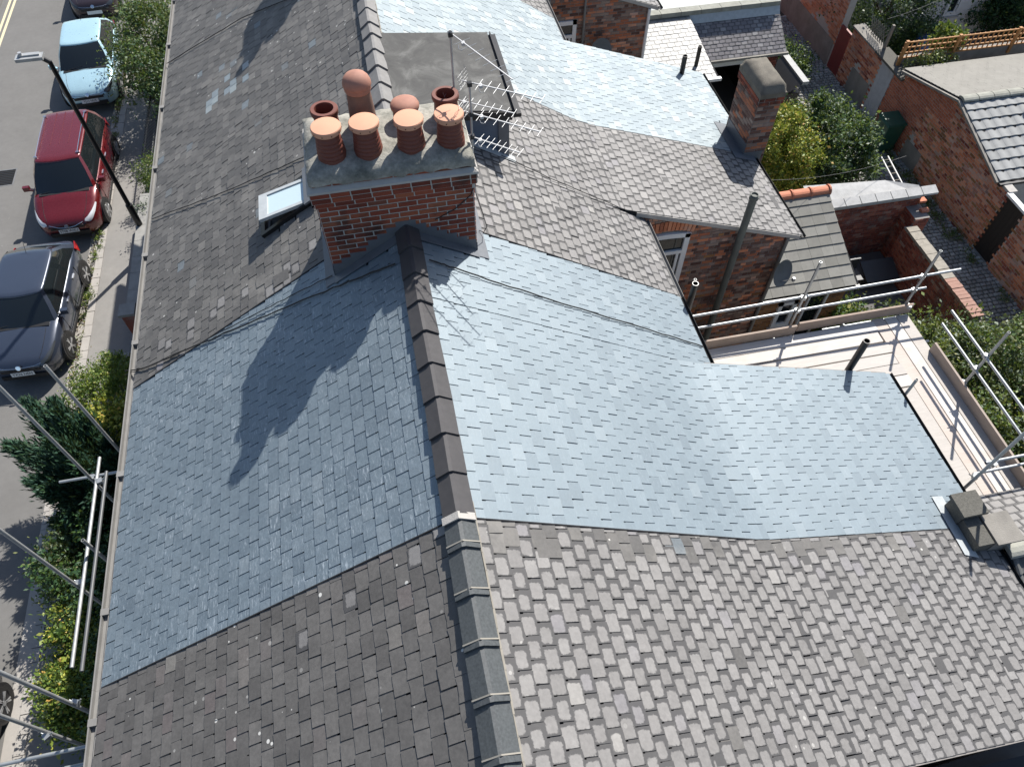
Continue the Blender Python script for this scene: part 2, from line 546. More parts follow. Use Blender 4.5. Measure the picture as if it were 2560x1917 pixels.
MT['render'] = plain('old_grey_render', (0.24, 0.225, 0.20), 0.9, var=0.5, scale=3, bump=0.5)
MT['wood'] = plain('weathered_board', (0.50, 0.43, 0.36), 0.8, var=0.2, scale=5)
MT['terracotta'] = plain('terracotta_tile', (0.50, 0.19, 0.11), 0.8, var=0.2)

# ------------------------------------------------------------------ ground, road, pavement
def sheet(name, x0, x1, y0, y1, z, mat, parent=None):
    m = MB(); m.add([(x0, y0, z), (x1, y0, z), (x1, y1, z), (x0, y1, z)], [(0, 1, 2, 3)])
    o = m.build(name, mat, parent)
    if parent is None: o['kind'] = 'structure'
    return o
sheet('ground', -160, 160, -100, 260, -0.012, MT['soil'])
sheet('road', -13.6, -8.40, -40, 160, 0.0, MT['asphalt'])
p = MB(); p.b2((-8.19, -40, -0.05), (-6.98, 160, 0.10)); o = p.build('pavement', MT['paving']); o['kind'] = 'structure'
p = MB(); p.b2((-17.0, -40, -0.05), (-13.62, 160, 0.10)); o = p.build('pavement', MT['paving']); o['kind'] = 'structure'
for xx in (-13.12, -13.30):
    m = MB(); m.b2((xx - 0.045, 8, 0.0), (xx + 0.045, 120, 0.004)); o = m.build('road_marking', MT['line']); o['kind'] = 'structure'
# kerb stones, laid singly in the stretch the photograph shows
kerb = MB(); kerb.b2((-8.395, -40, -0.05), (-8.195, 160, 0.06)); ko = kerb.build('kerb', MT['kerb']); ko['kind'] = 'structure'
pk = Pieces(); protos = {'kerb': piece_mesh('kerb_stone', *(lambda b: (b.v, b.f))(MB().box((0, 0, 0), (1, 1, 1))), MT['kerb'])}
y = 3.0
while y < 34:
    L = random.uniform(0.24, 0.5)
    pk.add('kerb', frame((-8.295 + random.uniform(-.008, .008), y + L / 2, 0.062 + random.uniform(-.006, .006)), (1, 0, 0), (0, 1, 0), (0, 0, 1), 0.19, L - 0.014, 0.08), (0, 0, 1))
    y += L
pk.emit('kerb_stone', ko, protos, 'kerb_stones')
# gutter channel setts
ch = MB(); ch.b2((-8.66, -40, -0.02), (-8.40, 160, 0.006)); co_ = ch.build('gutter_channel', MT['kerb']); co_['kind'] = 'structure'
pk = Pieces(); protos = {'sett': piece_mesh('sett', *(lambda b: (b.v, b.f))(MB().box((0, 0, 0), (1, 1, 1))), MT['kerb'])}
y = 8.0
while y < 32:
    L = random.uniform(0.12, 0.2)
    for k in (0, 1):
        pk.add('sett', frame((-8.595 + k * 0.125, y + L / 2 + k * 0.06, 0.004 + random.uniform(-.005, .004)), (1, 0, 0), (0, 1, 0), (0, 0, 1), 0.115, L - 0.012, 0.03), (0, 0, 1))
    y += L
pk.emit('sett', co_, protos, 'setts')
# rear ground a little higher than the street
g = MB(); g.b2((3.7, -6, -0.05), (40, 60, 0.33)); o = g.build('yard_ground', MT['yard']); o['kind'] = 'structure'
g = MB(); g.b2((-6.98, -10, -0.05), (-4.2, 60, 0.085)); o = g.build('front_garden_ground', MT['soil']); o['kind'] = 'structure'

# ------------------------------------------------------------------ terraced houses
T32 = math.tan(rad(32)); C32, S32 = math.cos(rad(32)), math.sin(rad(32))
TW = 0.35; AW = math.atan(TW); CW, SW = math.cos(AW), math.sin(AW)
ZR, XF, ZF = 8.5, 3.56, 6.275
GAUGE, SWID = 0.157, 0.203
SLATE_P = {}
def slate_proto(style, var, mat=None):
    k = (style, var)
    if k in SLATE_P: return k
    r = random.Random(hash((style, var)) % 1000 + var * 17)
    j = lambda a: r.uniform(-a, a)
    rough = 0.012 if style in ('new', 'newR', 'pale') else 0.035
    t = 0.010
    cl = r.uniform(0.0, 0.05) if style.startswith('old') and r.random() < 0.4 else 0.0
    top = [(-0.5 + cl, j(rough) * 0.5, j(.001)), (-0.17, j(rough), 0), (0.2, j(rough), 0), (0.5 - (cl if r.random() < .5 else 0), j(rough) * 0.5, j(.001)), (0.5, 0.08, 0), (0.5, 1, 0), (-0.5, 1, 0), (-0.5, 0.08, 0)]
    n = len(top)
    bot = [(x, y, z - t) for x, y, z in top]
    fs = [tuple(range(n))] + [(i, n + i, n + (i + 1) % n, (i + 1) % n) for i in (7, 0, 1, 2, 3, 4, 6)]
    SLATE_P[k] = piece_mesh('slate', top + bot, fs, SL[style], uv=True)
    return k

def slates(pieces, side, y0, y1, style, s0=0.0, s1=None, skip=None, alt=None, g=GAUGE, w=SWID, soft=False):
    """side 'L','R' main slopes, 'W' the rear wing slope; s along the slope from its top"""
    if side == 'L': O, d, n, ex = (0, ZR), (-C32, -S32), (-S32, C32), (0, -1, 0)
    elif side == 'R': O, d, n, ex = (0, ZR), (C32, -S32), (S32, C32), (0, 1, 0)
    else: O, d, n, ex = (XF, ZF), (CW, -SW), (SW, CW), (0, 1, 0)
    tilt = 0.0075 / g * 0.9
    k = 0
    while True:
        tail = s0 + 0.13 + k * g
        if tail > s1 + 0.5 * g: break
        tail = min(tail, s1)
        yy = y0 - (w / 2 if k % 2 else 0) - 0.001
        wob = random.uniform(-.004, .004)
        while yy < y1 - 0.02:
            wi = w * random.uniform(0.97, 1.03)
            a, b = max(yy, y0), min(yy + wi, y1)
            yy += wi
            if b - a < 0.035: continue
            yc = (a + b) / 2
            tl = tail + wob + random.uniform(-.005, .005)
            Ls = min(0.275, tl - s0 + 0.02)
            if Ls < 0.05: continue
            x, z = O[0] + d[0] * tl, O[1] + d[1] * tl
            xm = O[0] + d[0] * (tl - 0.08)
            if skip and skip(xm, yc): continue
            st = style
            if alt:
                q = alt(xm, yc)
                if q: st = q
            h = 0.017 + random.uniform(-.0015, .0028) + (random.uniform(0, .006) if st.startswith('old') and random.random() < .12 else 0)
            tt = tilt + random.uniform(-.006, .006)
            if soft:
                dd = (s1 - tl) if side == 'R' else tl
                q = 1 - dd / 0.42
                if q > 0:
                    h += 0.0235 * q * q
                    tt += (1 if side == 'R' else -1) * 0.112 * q
            yaw = random.gauss(0, 0.006 if st in ('new', 'newR', 'pale') else 0.013)
            EX = Vector(ex); UP = Vector((-d[0], 0, -d[1])); NN = Vector((n[0], 0, n[1]))
            EY = UP * math.cos(tt) - NN * math.sin(tt); EZ = NN * math.cos(tt) + UP * math.sin(tt)
            EX2 = EX * math.cos(yaw) + EY * math.sin(yaw); EY2 = EY * math.cos(yaw) - EX * math.sin(yaw)
            o = Vector((x, yc, z)) + NN * h
            gap = random.uniform(.009, .016)
            pieces.add(slate_proto(st, random.randrange(6)), frame(o, EX2, EY2, EZ, b - a - gap, Ls, 1), NN)
        if tail >= s1 - 1e-6: break
        k += 1

def in_rect(x, y, r): return r[0] < x < r[1] and r[2] < y < r[3]
CH = (-1.02, 0.90, 6.60, 7.80)       # main chimney footprint
DORM = (-0.05, 1.88, 9.12, 11.04)    # dormer footprint
VEL = (-2.00, -1.16, 8.22, 8.93)     # roof window opening
SCH = (6.98, 7.62, 11.15, 12.25)     # small rear chimney
def holes(x, y): return in_rect(x, y, CH) or in_rect(x, y, DORM) or in_rect(x, y, VEL) or in_rect(x, y, SCH) or in_rect(x, y, (CH[0], CH[1], CH[2] + 8.42, CH[3] + 8.42))

LM = 4.255 / C32
LR_GAP = 4.06 / C32
LR_WING = (XF + 0.03) / C32
LWG = 3.76 / CW
def patch_a(x, y):
    if x > 0 and y > 2.60 and random.random() < .5: return 'oldC'
    if x > 0 and random.random() < .02: return 'oldC'
    if x < 0 and y > 2.2 and random.random() < .06: return 'oldR'
    return None
def patch_c(x, y):
    if x < 0:
        if 7.05 < y < 7.62 and random.random() < 0.25: return 'oldR'
        if 12.6 < y < 13.2 and abs(x + 2.7) < 0.5: return 'pale' if random.random() < .5 else None
    return None

HOUSES = [
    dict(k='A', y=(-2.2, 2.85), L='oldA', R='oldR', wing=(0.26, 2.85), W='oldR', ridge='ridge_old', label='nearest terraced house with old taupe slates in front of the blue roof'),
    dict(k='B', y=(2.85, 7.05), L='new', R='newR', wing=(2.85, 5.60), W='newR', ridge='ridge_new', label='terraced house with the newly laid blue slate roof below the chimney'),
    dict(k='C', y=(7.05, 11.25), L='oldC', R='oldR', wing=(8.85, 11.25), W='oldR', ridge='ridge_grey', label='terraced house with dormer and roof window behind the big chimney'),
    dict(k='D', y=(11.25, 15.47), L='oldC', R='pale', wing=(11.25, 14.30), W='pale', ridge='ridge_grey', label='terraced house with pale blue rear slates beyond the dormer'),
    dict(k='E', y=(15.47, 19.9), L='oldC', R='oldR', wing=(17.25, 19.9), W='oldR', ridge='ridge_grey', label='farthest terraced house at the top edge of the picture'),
]
HO = {}
def xz_wing(x): return ZF - TW * (x - XF)

def ridge_tile_mesh(mat, L, joint=None):
    m = MB(); w, t, h = 0.148, 0.020, 0.100
    a = [(-w, 0, -h), (-0.018, 0, 0.0), (0.018, 0, 0.0), (w, 0, -h), (w, 0, -h - t * 1.3), (0, 0, -t * 2), (-w, 0, -h - t * 1.3)]
    vs = [(x, 0, z) for x, _, z in a] + [(x * 0.97, L, z - 0.030) for x, _, z in a]
    n = len(a)
    m.add(vs, [(i, (i + 1) % n, n + (i + 1) % n, n + i)[::-1] for i in range(n)] + [tuple(range(n)), tuple(range(2 * n - 1, n - 1, -1))])
    return piece_mesh('ridge_tile', m.v, m.f, mat)
RT = {k: ridge_tile_mesh(MT[k], 0.455) for k in ('ridge_new', 'ridge_old', 'ridge_grey')}
def joint_mesh(mat, ww):
    m = MB()
    for s in (-1, 1):
        vs = []
        for yy in (-ww, ww):
            for dz in (0.004, -0.02):
                vs += [(0, yy, 0.003 + dz), (s * 0.152, yy, -0.100 + dz)]
        m.add(vs, [(0, 1, 5, 4), (0, 4, 6, 2), (1, 3, 7, 5), (0, 2, 3, 1), (4, 5, 7, 6)])
    return piece_mesh('mortar_joint', m.v, m.f, mat)
JM = joint_mesh(MT['mortar_cream'], 0.006)
JW = joint_mesh(MT['mortar'], 0.035)

for H in HOUSES:
    y0, y1 = H['y']; w0, w1 = H['wing']; k = H['k']
    ho = empty('terraced_house', (0, (y0 + y1) / 2, 0), H['label'], 'house', 'houses of the terrace')
    HO[k] = ho
    # walls
    m = MB()
    m.b2((-4.06, y0 + .002, 0), (3.72, y1 - .002, 5.60))
    a, b = w0 + 0.06, w1 - 0.004
    zt = lambda x: xz_wing(x) - 0.12
    m.add([(3.722, a, 0), (7.06, a, 0), (7.06, b, 0), (3.722, b, 0), (3.722, a, zt(3.722)), (7.06, a, zt(7.06)), (7.06, b, zt(7.06)), (3.722, b, zt(3.722))], [(0, 3, 2, 1), (4, 5, 6, 7), (0, 1, 5, 4), (1, 2, 6, 5), (2, 3, 7, 6), (3, 0, 4, 7)])
    H['wall'] = m.build('wall', MT['mortar_dark'], ho)
    # roof deck
    m = MB(); e = 0.05
    def slab(pts): m.poly(pts, 0.06, (0, 0, 1))
    slab([(0, y0, ZR - .012), (0, y1, ZR - .012), (-4.24, y1, ZR - 4.24 * T32 - .012), (-4.24, y0, ZR - 4.24 * T32 - .012)])
    slab([(0, y0, ZR - .012), (4.04, y0, ZR - 4.04 * T32 - .012), (4.04, y1, ZR - 4.04 * T32 - .012), (0, y1, ZR - .012)])
    slab([(XF, w0, ZF - .010), (7.29, w0, xz_wing(7.29) - .010), (7.29, w1, xz_wing(7.29) - .010), (XF, w1, ZF - .010)])
    roof = m.build('roof', MT['deck'], ho)
    H['roof'] = roof
    P_ = Pieces()
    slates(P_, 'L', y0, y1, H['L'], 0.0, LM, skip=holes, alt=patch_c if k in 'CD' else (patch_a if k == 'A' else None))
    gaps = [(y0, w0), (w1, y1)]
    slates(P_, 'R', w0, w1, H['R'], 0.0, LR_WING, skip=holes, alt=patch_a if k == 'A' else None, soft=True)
    for ga, gb in gaps:
        if gb - ga > 0.1: slates(P_, 'R', ga, gb, H['R'], 0.0, LR_GAP, skip=holes)
    slates(P_, 'W', w0, w1, H['W'], 0.0, LWG, skip=holes, alt=patch_a if k == 'A' else None, soft=True)
    P_.emit('slate', roof, SLATE_P, 'slate_field', 300)
    # ridge tiles
    yy = y0
    while yy < y1 - 0.01:
        L = min(0.43, y1 - yy)
        if not (CH[2] - .02 < yy + L / 2 < CH[3] or CH[2] + 8.4 < yy + L / 2 < CH[3] + 8.42):
            o = bpy.data.objects.new('ridge_tile', RT[H['ridge']])
            o.location = (random.uniform(-.006, .006), yy, ZR + 0.108 + random.uniform(-.004, .004))
            o.rotation_euler = (random.uniform(-.012, .012), random.uniform(-.03, .03), random.uniform(-.018, .018))
            o.scale = (1, (L + 0.02) / 0.455, 1)
            link(o, roof)
            if k in 'A':
                jo = bpy.data.objects.new('mortar_joint', JM)
                jo.location = (0, yy + 0.055, ZR + 0.1085); link(jo, roof)
        yy += L
    # street gutter
    m = MB()
    xg, zg = -4.315, ZR - 4.24 * T32 - 0.005
    prof = [(-0.025, -0.09), (-0.036, -0.02), (-0.036, 0.012), (-0.020, 0.012), (-0.018, -0.05), (0.04, -0.05), (0.045, -0.005), (0.055, -0.005), (0.055, -0.09)]
    n = len(prof)
    m.add([(xg + a, y0 + .001, zg + b) for a, b in prof] + [(xg + a, y1 - .001, zg + b) for a, b in prof], [(i, (i + 1) % n, n + (i + 1) % n, n + i)[::-1] for i in range(n)])
    gt = m.build('gutter', MT['gutter'], ho)
    yy = y0 + 0.9
    while yy < y1:
        m = MB(); m.b2((xg - .042, yy - .04, zg - .095), (xg + .056, yy + .04, zg + .014)); m.build('gutter_joint', MT['gutter'], gt)
        yy += 1.9
    # rear gutters
    for ga, gb, xx, zz, mt in [(w0, w1, 7.345, xz_wing(7.29) - 0.02, 'black')] + [(ga, gb, 4.085, ZR - 4.04 * T32 - 0.015, 'black' if k == 'B' else 'gutter') for ga, gb in gaps if gb - ga > 0.1]:
        m = MB(); pr = []
        for i in range(7):
            t = math.pi * (1 + i / 6); pr.append((0.055 * math.cos(t), 0.055 * math.sin(t)))
        pr += [(0.047 * math.cos(math.pi * (2 - i / 6)), 0.047 * math.sin(math.pi * (2 - i / 6)) + .004) for i in range(7)]
        n = len(pr)
        m.add([(xx + a, ga, zz + b) for a, b in pr] + [(xx + a, gb, zz + b) for a, b in pr], [(i, (i + 1) % n, n + (i + 1) % n, n + i) for i in range(n)] + [tuple(range(n - 1, -1, -1)), tuple(range(n, 2 * n))])
        m.build('gutter', MT[mt], ho)
    # verges of the wing (mortared undercloak)
    for yv, s in ((w0, -1), (w1, 1)):
        if k in 'AC' and s > 0 or k in 'BD' and s < 0: continue
        m = MB()
        m.poly([(3.9, yv + s * .012, xz_wing(3.9) + .004), (7.27, yv + s * .012, xz_wing(7.27) + .004), (7.27, yv + s * .012, xz_wing(7.27) - .085), (3.9, yv + s * .012, xz_wing(3.9) - .085)], 0.05, (0, s, 0))
        m.build('verge', MT['mortar'] if k in 'CE' else MT['mortar_dark'], ho)
# lap of the new roof over the old one: cut lead edge strips on both party lines
for yb, kk in ((2.85, 'B'), (7.05, 'C')):
    m = MB()
    for sx, L in ((-1, 4.23), (1, 3.58)):
        m.bar((sx * 0.15, yb, ZR - .15 * T32 + .011), (sx * L, yb, ZR - L * T32 + .011), 0.012, 0.03)
    m.build('party_joint', MT['deck'], HO[kk])
m = MB(); m.cyl((0, 2.86, ZR + .11), (0, 2.90, ZR + .11), .001, n=4)
jo = bpy.data.objects.new('mortar_joint', JW); jo.location = (0, 2.83, ZR + 0.112); link(jo, HOUSES[0]['roof'])
# mortar bedding line beside the old ridge, sunny side
m = MB()
for i in range(26):
    ya = -1.4 + i * 0.17
    m.bar((0.156 + random.uniform(-.004, .004), ya, ZR - 0.074), (0.156 + random.uniform(-.004, .004), ya + 0.172, ZR - 0.074), random.uniform(.008, .02), 0.02)
m.build('ridge_bedding', MT['mortar_cream'], HOUSES[0]['roof'])
m = MB()
for i in range(50):
    ya = 8.0 + i * 0.17
    m.bar((0.156 + random.uniform(-.004, .004), ya, ZR - 0.074), (0.156 + random.uniform(-.004, .004), ya + 0.172, ZR - 0.074), random.uniform(.008, .02), 0.02)
m.build('ridge_bedding', MT['mortar_cream'], HOUSES[2]['roof'])
# ------------------------------------------------------------------ brickwork
def brick_proto(key, mat):
    b = MB()
    # front face slightly chamfered at the edges, no back
    c = 0.04
    vs = [(-.5, 0, -.5), (.5, 0, -.5), (.5, 0, .5), (-.5, 0, .5), (-.47, -1, -.46), (.47, -1, -.46), (.47, -1, .46), (-.47, -1, .46)]
    fs = [(4, 5, 6, 7), (0, 1, 5, 4), (1, 2, 6, 5), (2, 3, 7, 6), (3, 0, 4, 7)]
    return piece_mesh('brick', vs, fs, mat)
BP = {}
def bkey(mat_name):
    if mat_name not in BP: BP[mat_name] = brick_proto(mat_name, BR[mat_name])
    return mat_name
def brick_face(pieces, o, u, n, length, z0, z1, mat, keep=None, bl=0.225, bh=0.075, proud=0.007, header=0, jt=0.010):
    """bricks on a vertical face: o bottom corner, u horizontal unit, n outward unit normal"""
    u, n = Vector(u), Vector(n); ex = u; ey = -n; ez = Vector((0, 0, 1))
    if ex.cross(ey).dot(ez) < 0: ex = -u
    r = 0
    z = z0
    while z + bh * 0.6 < z1:
        hh = min(bh, z1 - z)
        hd = header and (r % header == header - 1)
        L = bl / 2 if hd else bl
        s = -(L / 2 if r % 2 else 0)
        while s < length - 0.02:
            a, b = max(s, 0), min(s + L, length)
            s += L
            if b - a < 0.04: continue
            c = (a + b) / 2
            if keep and not keep(c, z + hh / 2): continue
            m = mat(c, z) if callable(mat) else mat
            p = Vector(o) + u * c + n * 0.0005
            p.z = z + hh / 2
            pieces.add(bkey(m), frame(p, ex, ey, ez, b - a - jt, proud + random.uniform(-.002, .003), hh - jt - .001), n)
        z += bh; r += 1

# ------------------------------------------------------------------ chimneys
MT['pot'] = plain('red_clay_pot', (0.155, 0.045, 0.029), 0.6, var=0.25, scale=16)
MT['pot_cap'] = plain('orange_clay_cap', (0.62, 0.32, 0.205), 0.75, var=0.10, scale=10)
MT['pot_old'] = plain('dusty_pink_clay', (0.36, 0.175, 0.125), 0.75, var=0.3, scale=10)
MT['pot_brown'] = plain('brown_streaked_clay', (0.20, 0.115, 0.085), 0.75, var=0.4, scale=7)
MT['soot_and_shade'] = plain('soot_and_shade', (0.012, 0.010, 0.009), 0.95)  # flue black, also shade painted into holes and the garage walls
M = Mat('flaunching')
nz = M.noise(3.5, 6, 0.7); nb = M.noise(25, 5, 0.7)
cc = M.ramp(nz, [(0.25, (0.10, 0.105, 0.09)), (0.45, (0.235, 0.23, 0.20)), (0.6, (0.37, 0.355, 0.31)), (0.8, (0.48, 0.46, 0.41))])
MT['flaunch'] = M.out(M.scale_col(cc, M.math('MULTIPLY_ADD', nb, 0.7, 0.65)), 0.92, 0, 0.3)
M.bump(nb, 0.6, 0.02)

def pot(ch, x, y, z, kind):
    m = MB()
    if kind == 'capped':
        prof = [(0.158, -0.05), (0.158, 0.03)]
        for i in range(5):
            zz = 0.05 + i * 0.048; r = 0.150 - i * 0.005
            prof += [(r, zz), (r + .008, zz + .012), (r + .008, zz + .028), (r, zz + .04)]
        prof += [(0.118, 0.300), (0.118, 0.315), (0.135, 0.325), (0.135, 0.345)]
        o = m.build_at = None
        m.lathe((x, y, z), prof, 28); po = m.build('chimney_pot', MT['pot'], ch, True, 40)
        m = MB(); m.lathe((x, y, z), [(0.125, 0.335), (0.152, 0.338), (0.162, 0.350), (0.163, 0.392), (0.156, 0.402), (0.10, 0.410), (0.0001, 0.413)], 32); m.build('cap', MT['pot_cap'], po, True, 35)
        m = MB()
        for i in range(10):
            t = 2 * math.pi * i / 10
            m.cyl((x + .1555 * math.cos(t), y + .1555 * math.sin(t), z + .366), (x + .1645 * math.cos(t), y + .1645 * math.sin(t), z + .366), .007, n=6)
        m.build('vent_hole', MT['soot_and_shade'], po)
    elif kind == 'open':
        prof = [(0.150, -0.05), (0.146, 0.1), (0.135, 0.28), (0.132, 0.33), (0.150, 0.34), (0.155, 0.36), (0.155, 0.395), (0.146, 0.405), (0.108, 0.405), (0.105, 0.39), (0.105, 0.12)]
        m.lathe((x, y, z), prof, 28); po = m.build('chimney_pot', MT['pot'], ch, True, 40)
        m = MB(); m.lathe((x, y, z), [(0.104, 0.12), (0.104, 0.125)], 20); m.build('flue', MT['soot_and_shade'], po)
    elif kind == 'dome':
        m.lathe((x, y, z), [(0.155, -0.05), (0.145, 0.2), (0.14, 0.31)], 28); po = m.build('chimney_pot', MT['pot'], ch, True, 40)
        m = MB(); m.lathe((x, y, z), [(0.14, 0.30), (0.162, 0.31), (0.165, 0.335), (0.15, 0.365), (0.10, 0.39), (0.05, 0.40), (0.0001, 0.402)], 28); m.build('cap', MT['pot_old'], po, True, 60)
    else:  # tall pot with domed cowl
        m.lathe((x, y, z), [(0.165, -0.05), (0.160, 0.05), (0.140, 0.4), (0.130, 0.56), (0.130, 0.61)], 28); po = m.build('chimney_pot', MT['pot_brown'], ch, True, 40)
        m = MB(); m.lathe((x, y, z), [(0.125, 0.58), (0.142, 0.585), (0.148, 0.60), (0.144, 0.635), (0.153, 0.64), (0.157, 0.655), (0.153, 0.69), (0.139, 0.725), (0.112, 0.757), (0.073, 0.78), (0.034, 0.79), (0.0001, 0.793)], 32); m.build('cowl', MT['pot_old'], po, True, 60)

def big_chimney(dy, label, detail=True):
    X0, X1, Y0, Y1 = -0.955, 0.835, 6.67 + dy, 7.74 + dy
    ch = empty('chimney_stack', (-0.06, 7.2 + dy, 7.9), label, 'chimney', 'chimney stacks on the terrace')
    m = MB()
    m.b2((X0, Y0, 7.5), (X1, Y1, 9.40))
    for i, e in enumerate((0.02, 0.04, 0.045)):
        m.b2((X0 - e, Y0 - e, 9.0 + i * .075), (X1 + e, Y1 + e, 9.075 + i * .075))
    core = m.build('stack', MT['mortar'], ch)
    P_ = Pieces()
    def faces(x0, x1, y0, y1, za, zb, keepf=None):
        brick_face(P_, (x0, y0, 0), (1, 0, 0), (0, -1, 0), x1 - x0, za, zb, 'chimney', keep=keepf, jt=.0145)
        brick_face(P_, (x0, y1, 0), (0, -1, 0), (-1, 0, 0), y1 - y0, za, zb, 'chimney')
        brick_face(P_, (x1, y0, 0), (0, 1, 0), (1, 0, 0), y1 - y0, za, zb, 'chimney')
        brick_face(P_, (x1, y1, 0), (-1, 0, 0), (0, 1, 0), x1 - x0, za, zb, 'chimney')
    faces(X0, X1, Y0, Y1, 7.8, 9.0, lambda c, z: z > ZR - abs(X0 + c) * T32 + 0.02)
    for i, e in enumerate((0.02, 0.04, 0.045)):
        faces(X0 - e, X1 + e, Y0 - e, Y1 + e, 9.0 + i * .075, 9.075 + i * .075)
    faces(X0, X1, Y0, Y1, 9.275, 9.36)
    P_.emit('brick', core, BP, 'brickwork', 300 if detail else 0)
    # mortar weathering on the oversailing courses
    m = MB(); e = 0.06
    for (a, b, c, d) in (((X0 - e, Y0 - e), (X1 + e, Y0 - e), (X1, Y0), (X0, Y0)), ((X1 + e, Y0 - e), (X1 + e, Y1 + e), (X1, Y1), (X1, Y0)), ((X1 + e, Y1 + e), (X0 - e, Y1 + e), (X0, Y1), (X1, Y1)), ((X0 - e, Y1 + e), (X0 - e, Y0 - e), (X0, Y0), (X0, Y1))):
        m.add([(a[0], a[1], 9.222), (b[0], b[1], 9.222), (b[0], b[1], 9.250), (a[0], a[1], 9.250), (c[0], c[1], 9.29), (d[0], d[1], 9.29)], [(0, 1, 2, 3), (3, 2, 4, 5)])
    m.build('weathering', MT['mortar'], ch)
    # flaunching: low irregular dome
    bm = bmesh.new(); nx, ny = 30, 18
    r = random.Random(3)
    grid = {}
    for i in range(nx + 1):
        for j in range(ny + 1):
            u, v = i / nx, j / ny
            ed = min(u * 1.79, (1 - u) * 1.79, v * 1.07, (1 - v) * 1.07)
            z = 9.405 + 0.10 * (1 - math.exp(-ed / 0.12)) + r.uniform(-.006, .006)
            ov = 0.022 if ed < 1e-6 else 0
            jx = r.uniform(-.008, .008) if ov else 0
            x = X0 + (X1 - X0) * u + (-ov if u == 0 else ov if u == 1 else 0) + jx
            y = Y0 + (Y1 - Y0) * v + (-ov if v == 0 else ov if v == 1 else 0) + jx
            grid[i, j] = bm.verts.new((x, y, z))
    for i in range(nx):
        for j in range(ny):
            bm.faces.new((grid[i, j], grid[i + 1, j], grid[i + 1, j + 1], grid[i, j + 1]))
    ring = [grid[i, 0] for i in range(nx + 1)] + [grid[nx, j] for j in range(1, ny + 1)] + [grid[i, ny] for i in range(nx - 1, -1, -1)] + [grid[0, j] for j in range(ny - 1, 0, -1)]
    low = [bm.verts.new((v.co.x, v.co.y, v.co.z - 0.085 - r.uniform(0, .03))) for v in ring]
    for i in range(len(ring)):
        k = (i + 1) % len(ring)
        bm.faces.new((ring[k], ring[i], low[i], low[k]))
    me = bpy.data.meshes.new('flaunching'); bm.to_mesh(me); bm.free()
    me.materials.append(MT['flaunch']); me.polygons.foreach_set('use_smooth', [True] * len(me.polygons))
    link(bpy.data.objects.new('flaunching', me), ch)
    for x, kk in ((-0.67, 'capped'), (-0.27, 'capped'), (0.205, 'capped'), (0.645, 'capped')):
        pot(ch, x, 6.93 + dy, 9.435 + (-.01 if x > 0 else .015), kk)
    for x, kk in ((-0.68, 'open'), (-0.275, 'cowl'), (0.205, 'dome'), (0.67, 'open')):
        pot(ch, x, 7.38 + dy, 9.36 if kk == 'open' else 9.35, kk)
    # stepped lead flashing on the near face and apron along the slope
    m = MB()
    yf = Y0 - 0.010
    for s, xe in ((-1, X0), (1, X1)):
        zb = lambda x: ZR - abs(x) * T32
        steps = [(-0.02 if s > 0 else 0.02)] 
        x = 0.0
        while x < abs(xe) - 0.01:
            xn = min(x + 0.12, abs(xe))
            zt = math.floor((zb(x) + 0.155) / 0.075) * 0.075 + 0.02
            a, b = sorted((s * x, s * xn))
            za, zc = zb(a) - .05, zb(b) - .05
            m.add([(a, yf, za), (b, yf, zc), (b, yf, zt), (a, yf, zt), (a, yf + .006, za), (b, yf + .006, zc), (b, yf + .006, zt), (a, yf + .006, zt)], [(0, 1, 2, 3), (3, 2, 6, 7), (1, 5, 6, 2), (0, 3, 7, 4)])
            x = xn
        # apron lying on the slates
        p0 = Vector((0, Y0 - 0.0, ZR + .03)); p1 = Vector((xe, Y0, zb(xe) + .03))
        q0 = Vector((0, Y0 - 0.15, ZR + .030)); q1 = Vector((xe + s * .02, Y0 - 0.15, zb(xe) + .028))
        m.poly([p0, q0, q1, p1] if s > 0 else [p0, p1, q1, q0], 0.004, (0, 0, 1))
    m.build('lead_flashing', MT['lead'], ch)
    # side soakers
    for s, xe in ((-1, X0), (1, X1)):
        m = MB()
        z = ZR - abs(xe) * T32
        m.poly([(xe - s * .01, Y0 - .12, z + .035), (xe + s * .14, Y0 - .12, z - .14 * T32 + .035), (xe + s * .14, Y1 + .05, z - .14 * T32 + .035), (xe - s * .01, Y1 + .05, z + .035)], 0.004, (0, 0, 1))
        m.b2((min(xe + s * .012, xe + s * .004), Y0 - .01, z - .05), (max(xe + s * .012, xe + s * .004), Y1, z + .16))
        m.build('lead_soaker', MT['lead'], ch)
    return ch
big_chimney(0.0, 'broad red brick chimney stack with eight clay pots straddling the ridge')
big_chimney(8.42, 'second brick chimney stack farther up the ridge, seen only by its shadow', detail=False)

MT['concrete_brown'] = plain('brown_mossy_concrete', (0.15, 0.135, 0.11), 0.9, var=0.7, scale=5, bump=0.6)
# small rear chimney on the wing of house C/D
ch = empty('chimney_stack', (7.3, 11.7, 4.9), 'slim brown brick chimney with domed concrete cap at the rear wing', 'chimney', 'chimney stacks on the terrace')
m = MB(); m.b2((7.06, 11.20, 0.3), (7.52, 12.16, 6.42)); core = m.build('stack', MT['mortar_dark'], ch)
P_ = Pieces()
for za, zb, e, bm_ in ((4.2, 6.20, 0.0, 'wing'), (6.20, 6.35, 0.03, 'chimney')):
    if e:
        m = MB(); m.b2((7.06 - e, 11.20 - e, za), (7.52 + e, 12.16 + e, zb)); m.build('corbel', MT['mortar_dark'], ch)
    brick_face(P_, (7.06 - e, 11.20 - e, 0), (1, 0, 0), (0, -1, 0), .46 + 2 * e, za, zb, bm_, bl=.23)
    brick_face(P_, (7.06 - e, 12.16 + e, 0), (0, -1, 0), (-1, 0, 0), .96 + 2 * e, za, zb, bm_)
    brick_face(P_, (7.52 + e, 11.20 - e, 0), (0, 1, 0), (1, 0, 0), .96 + 2 * e, za, zb, bm_)
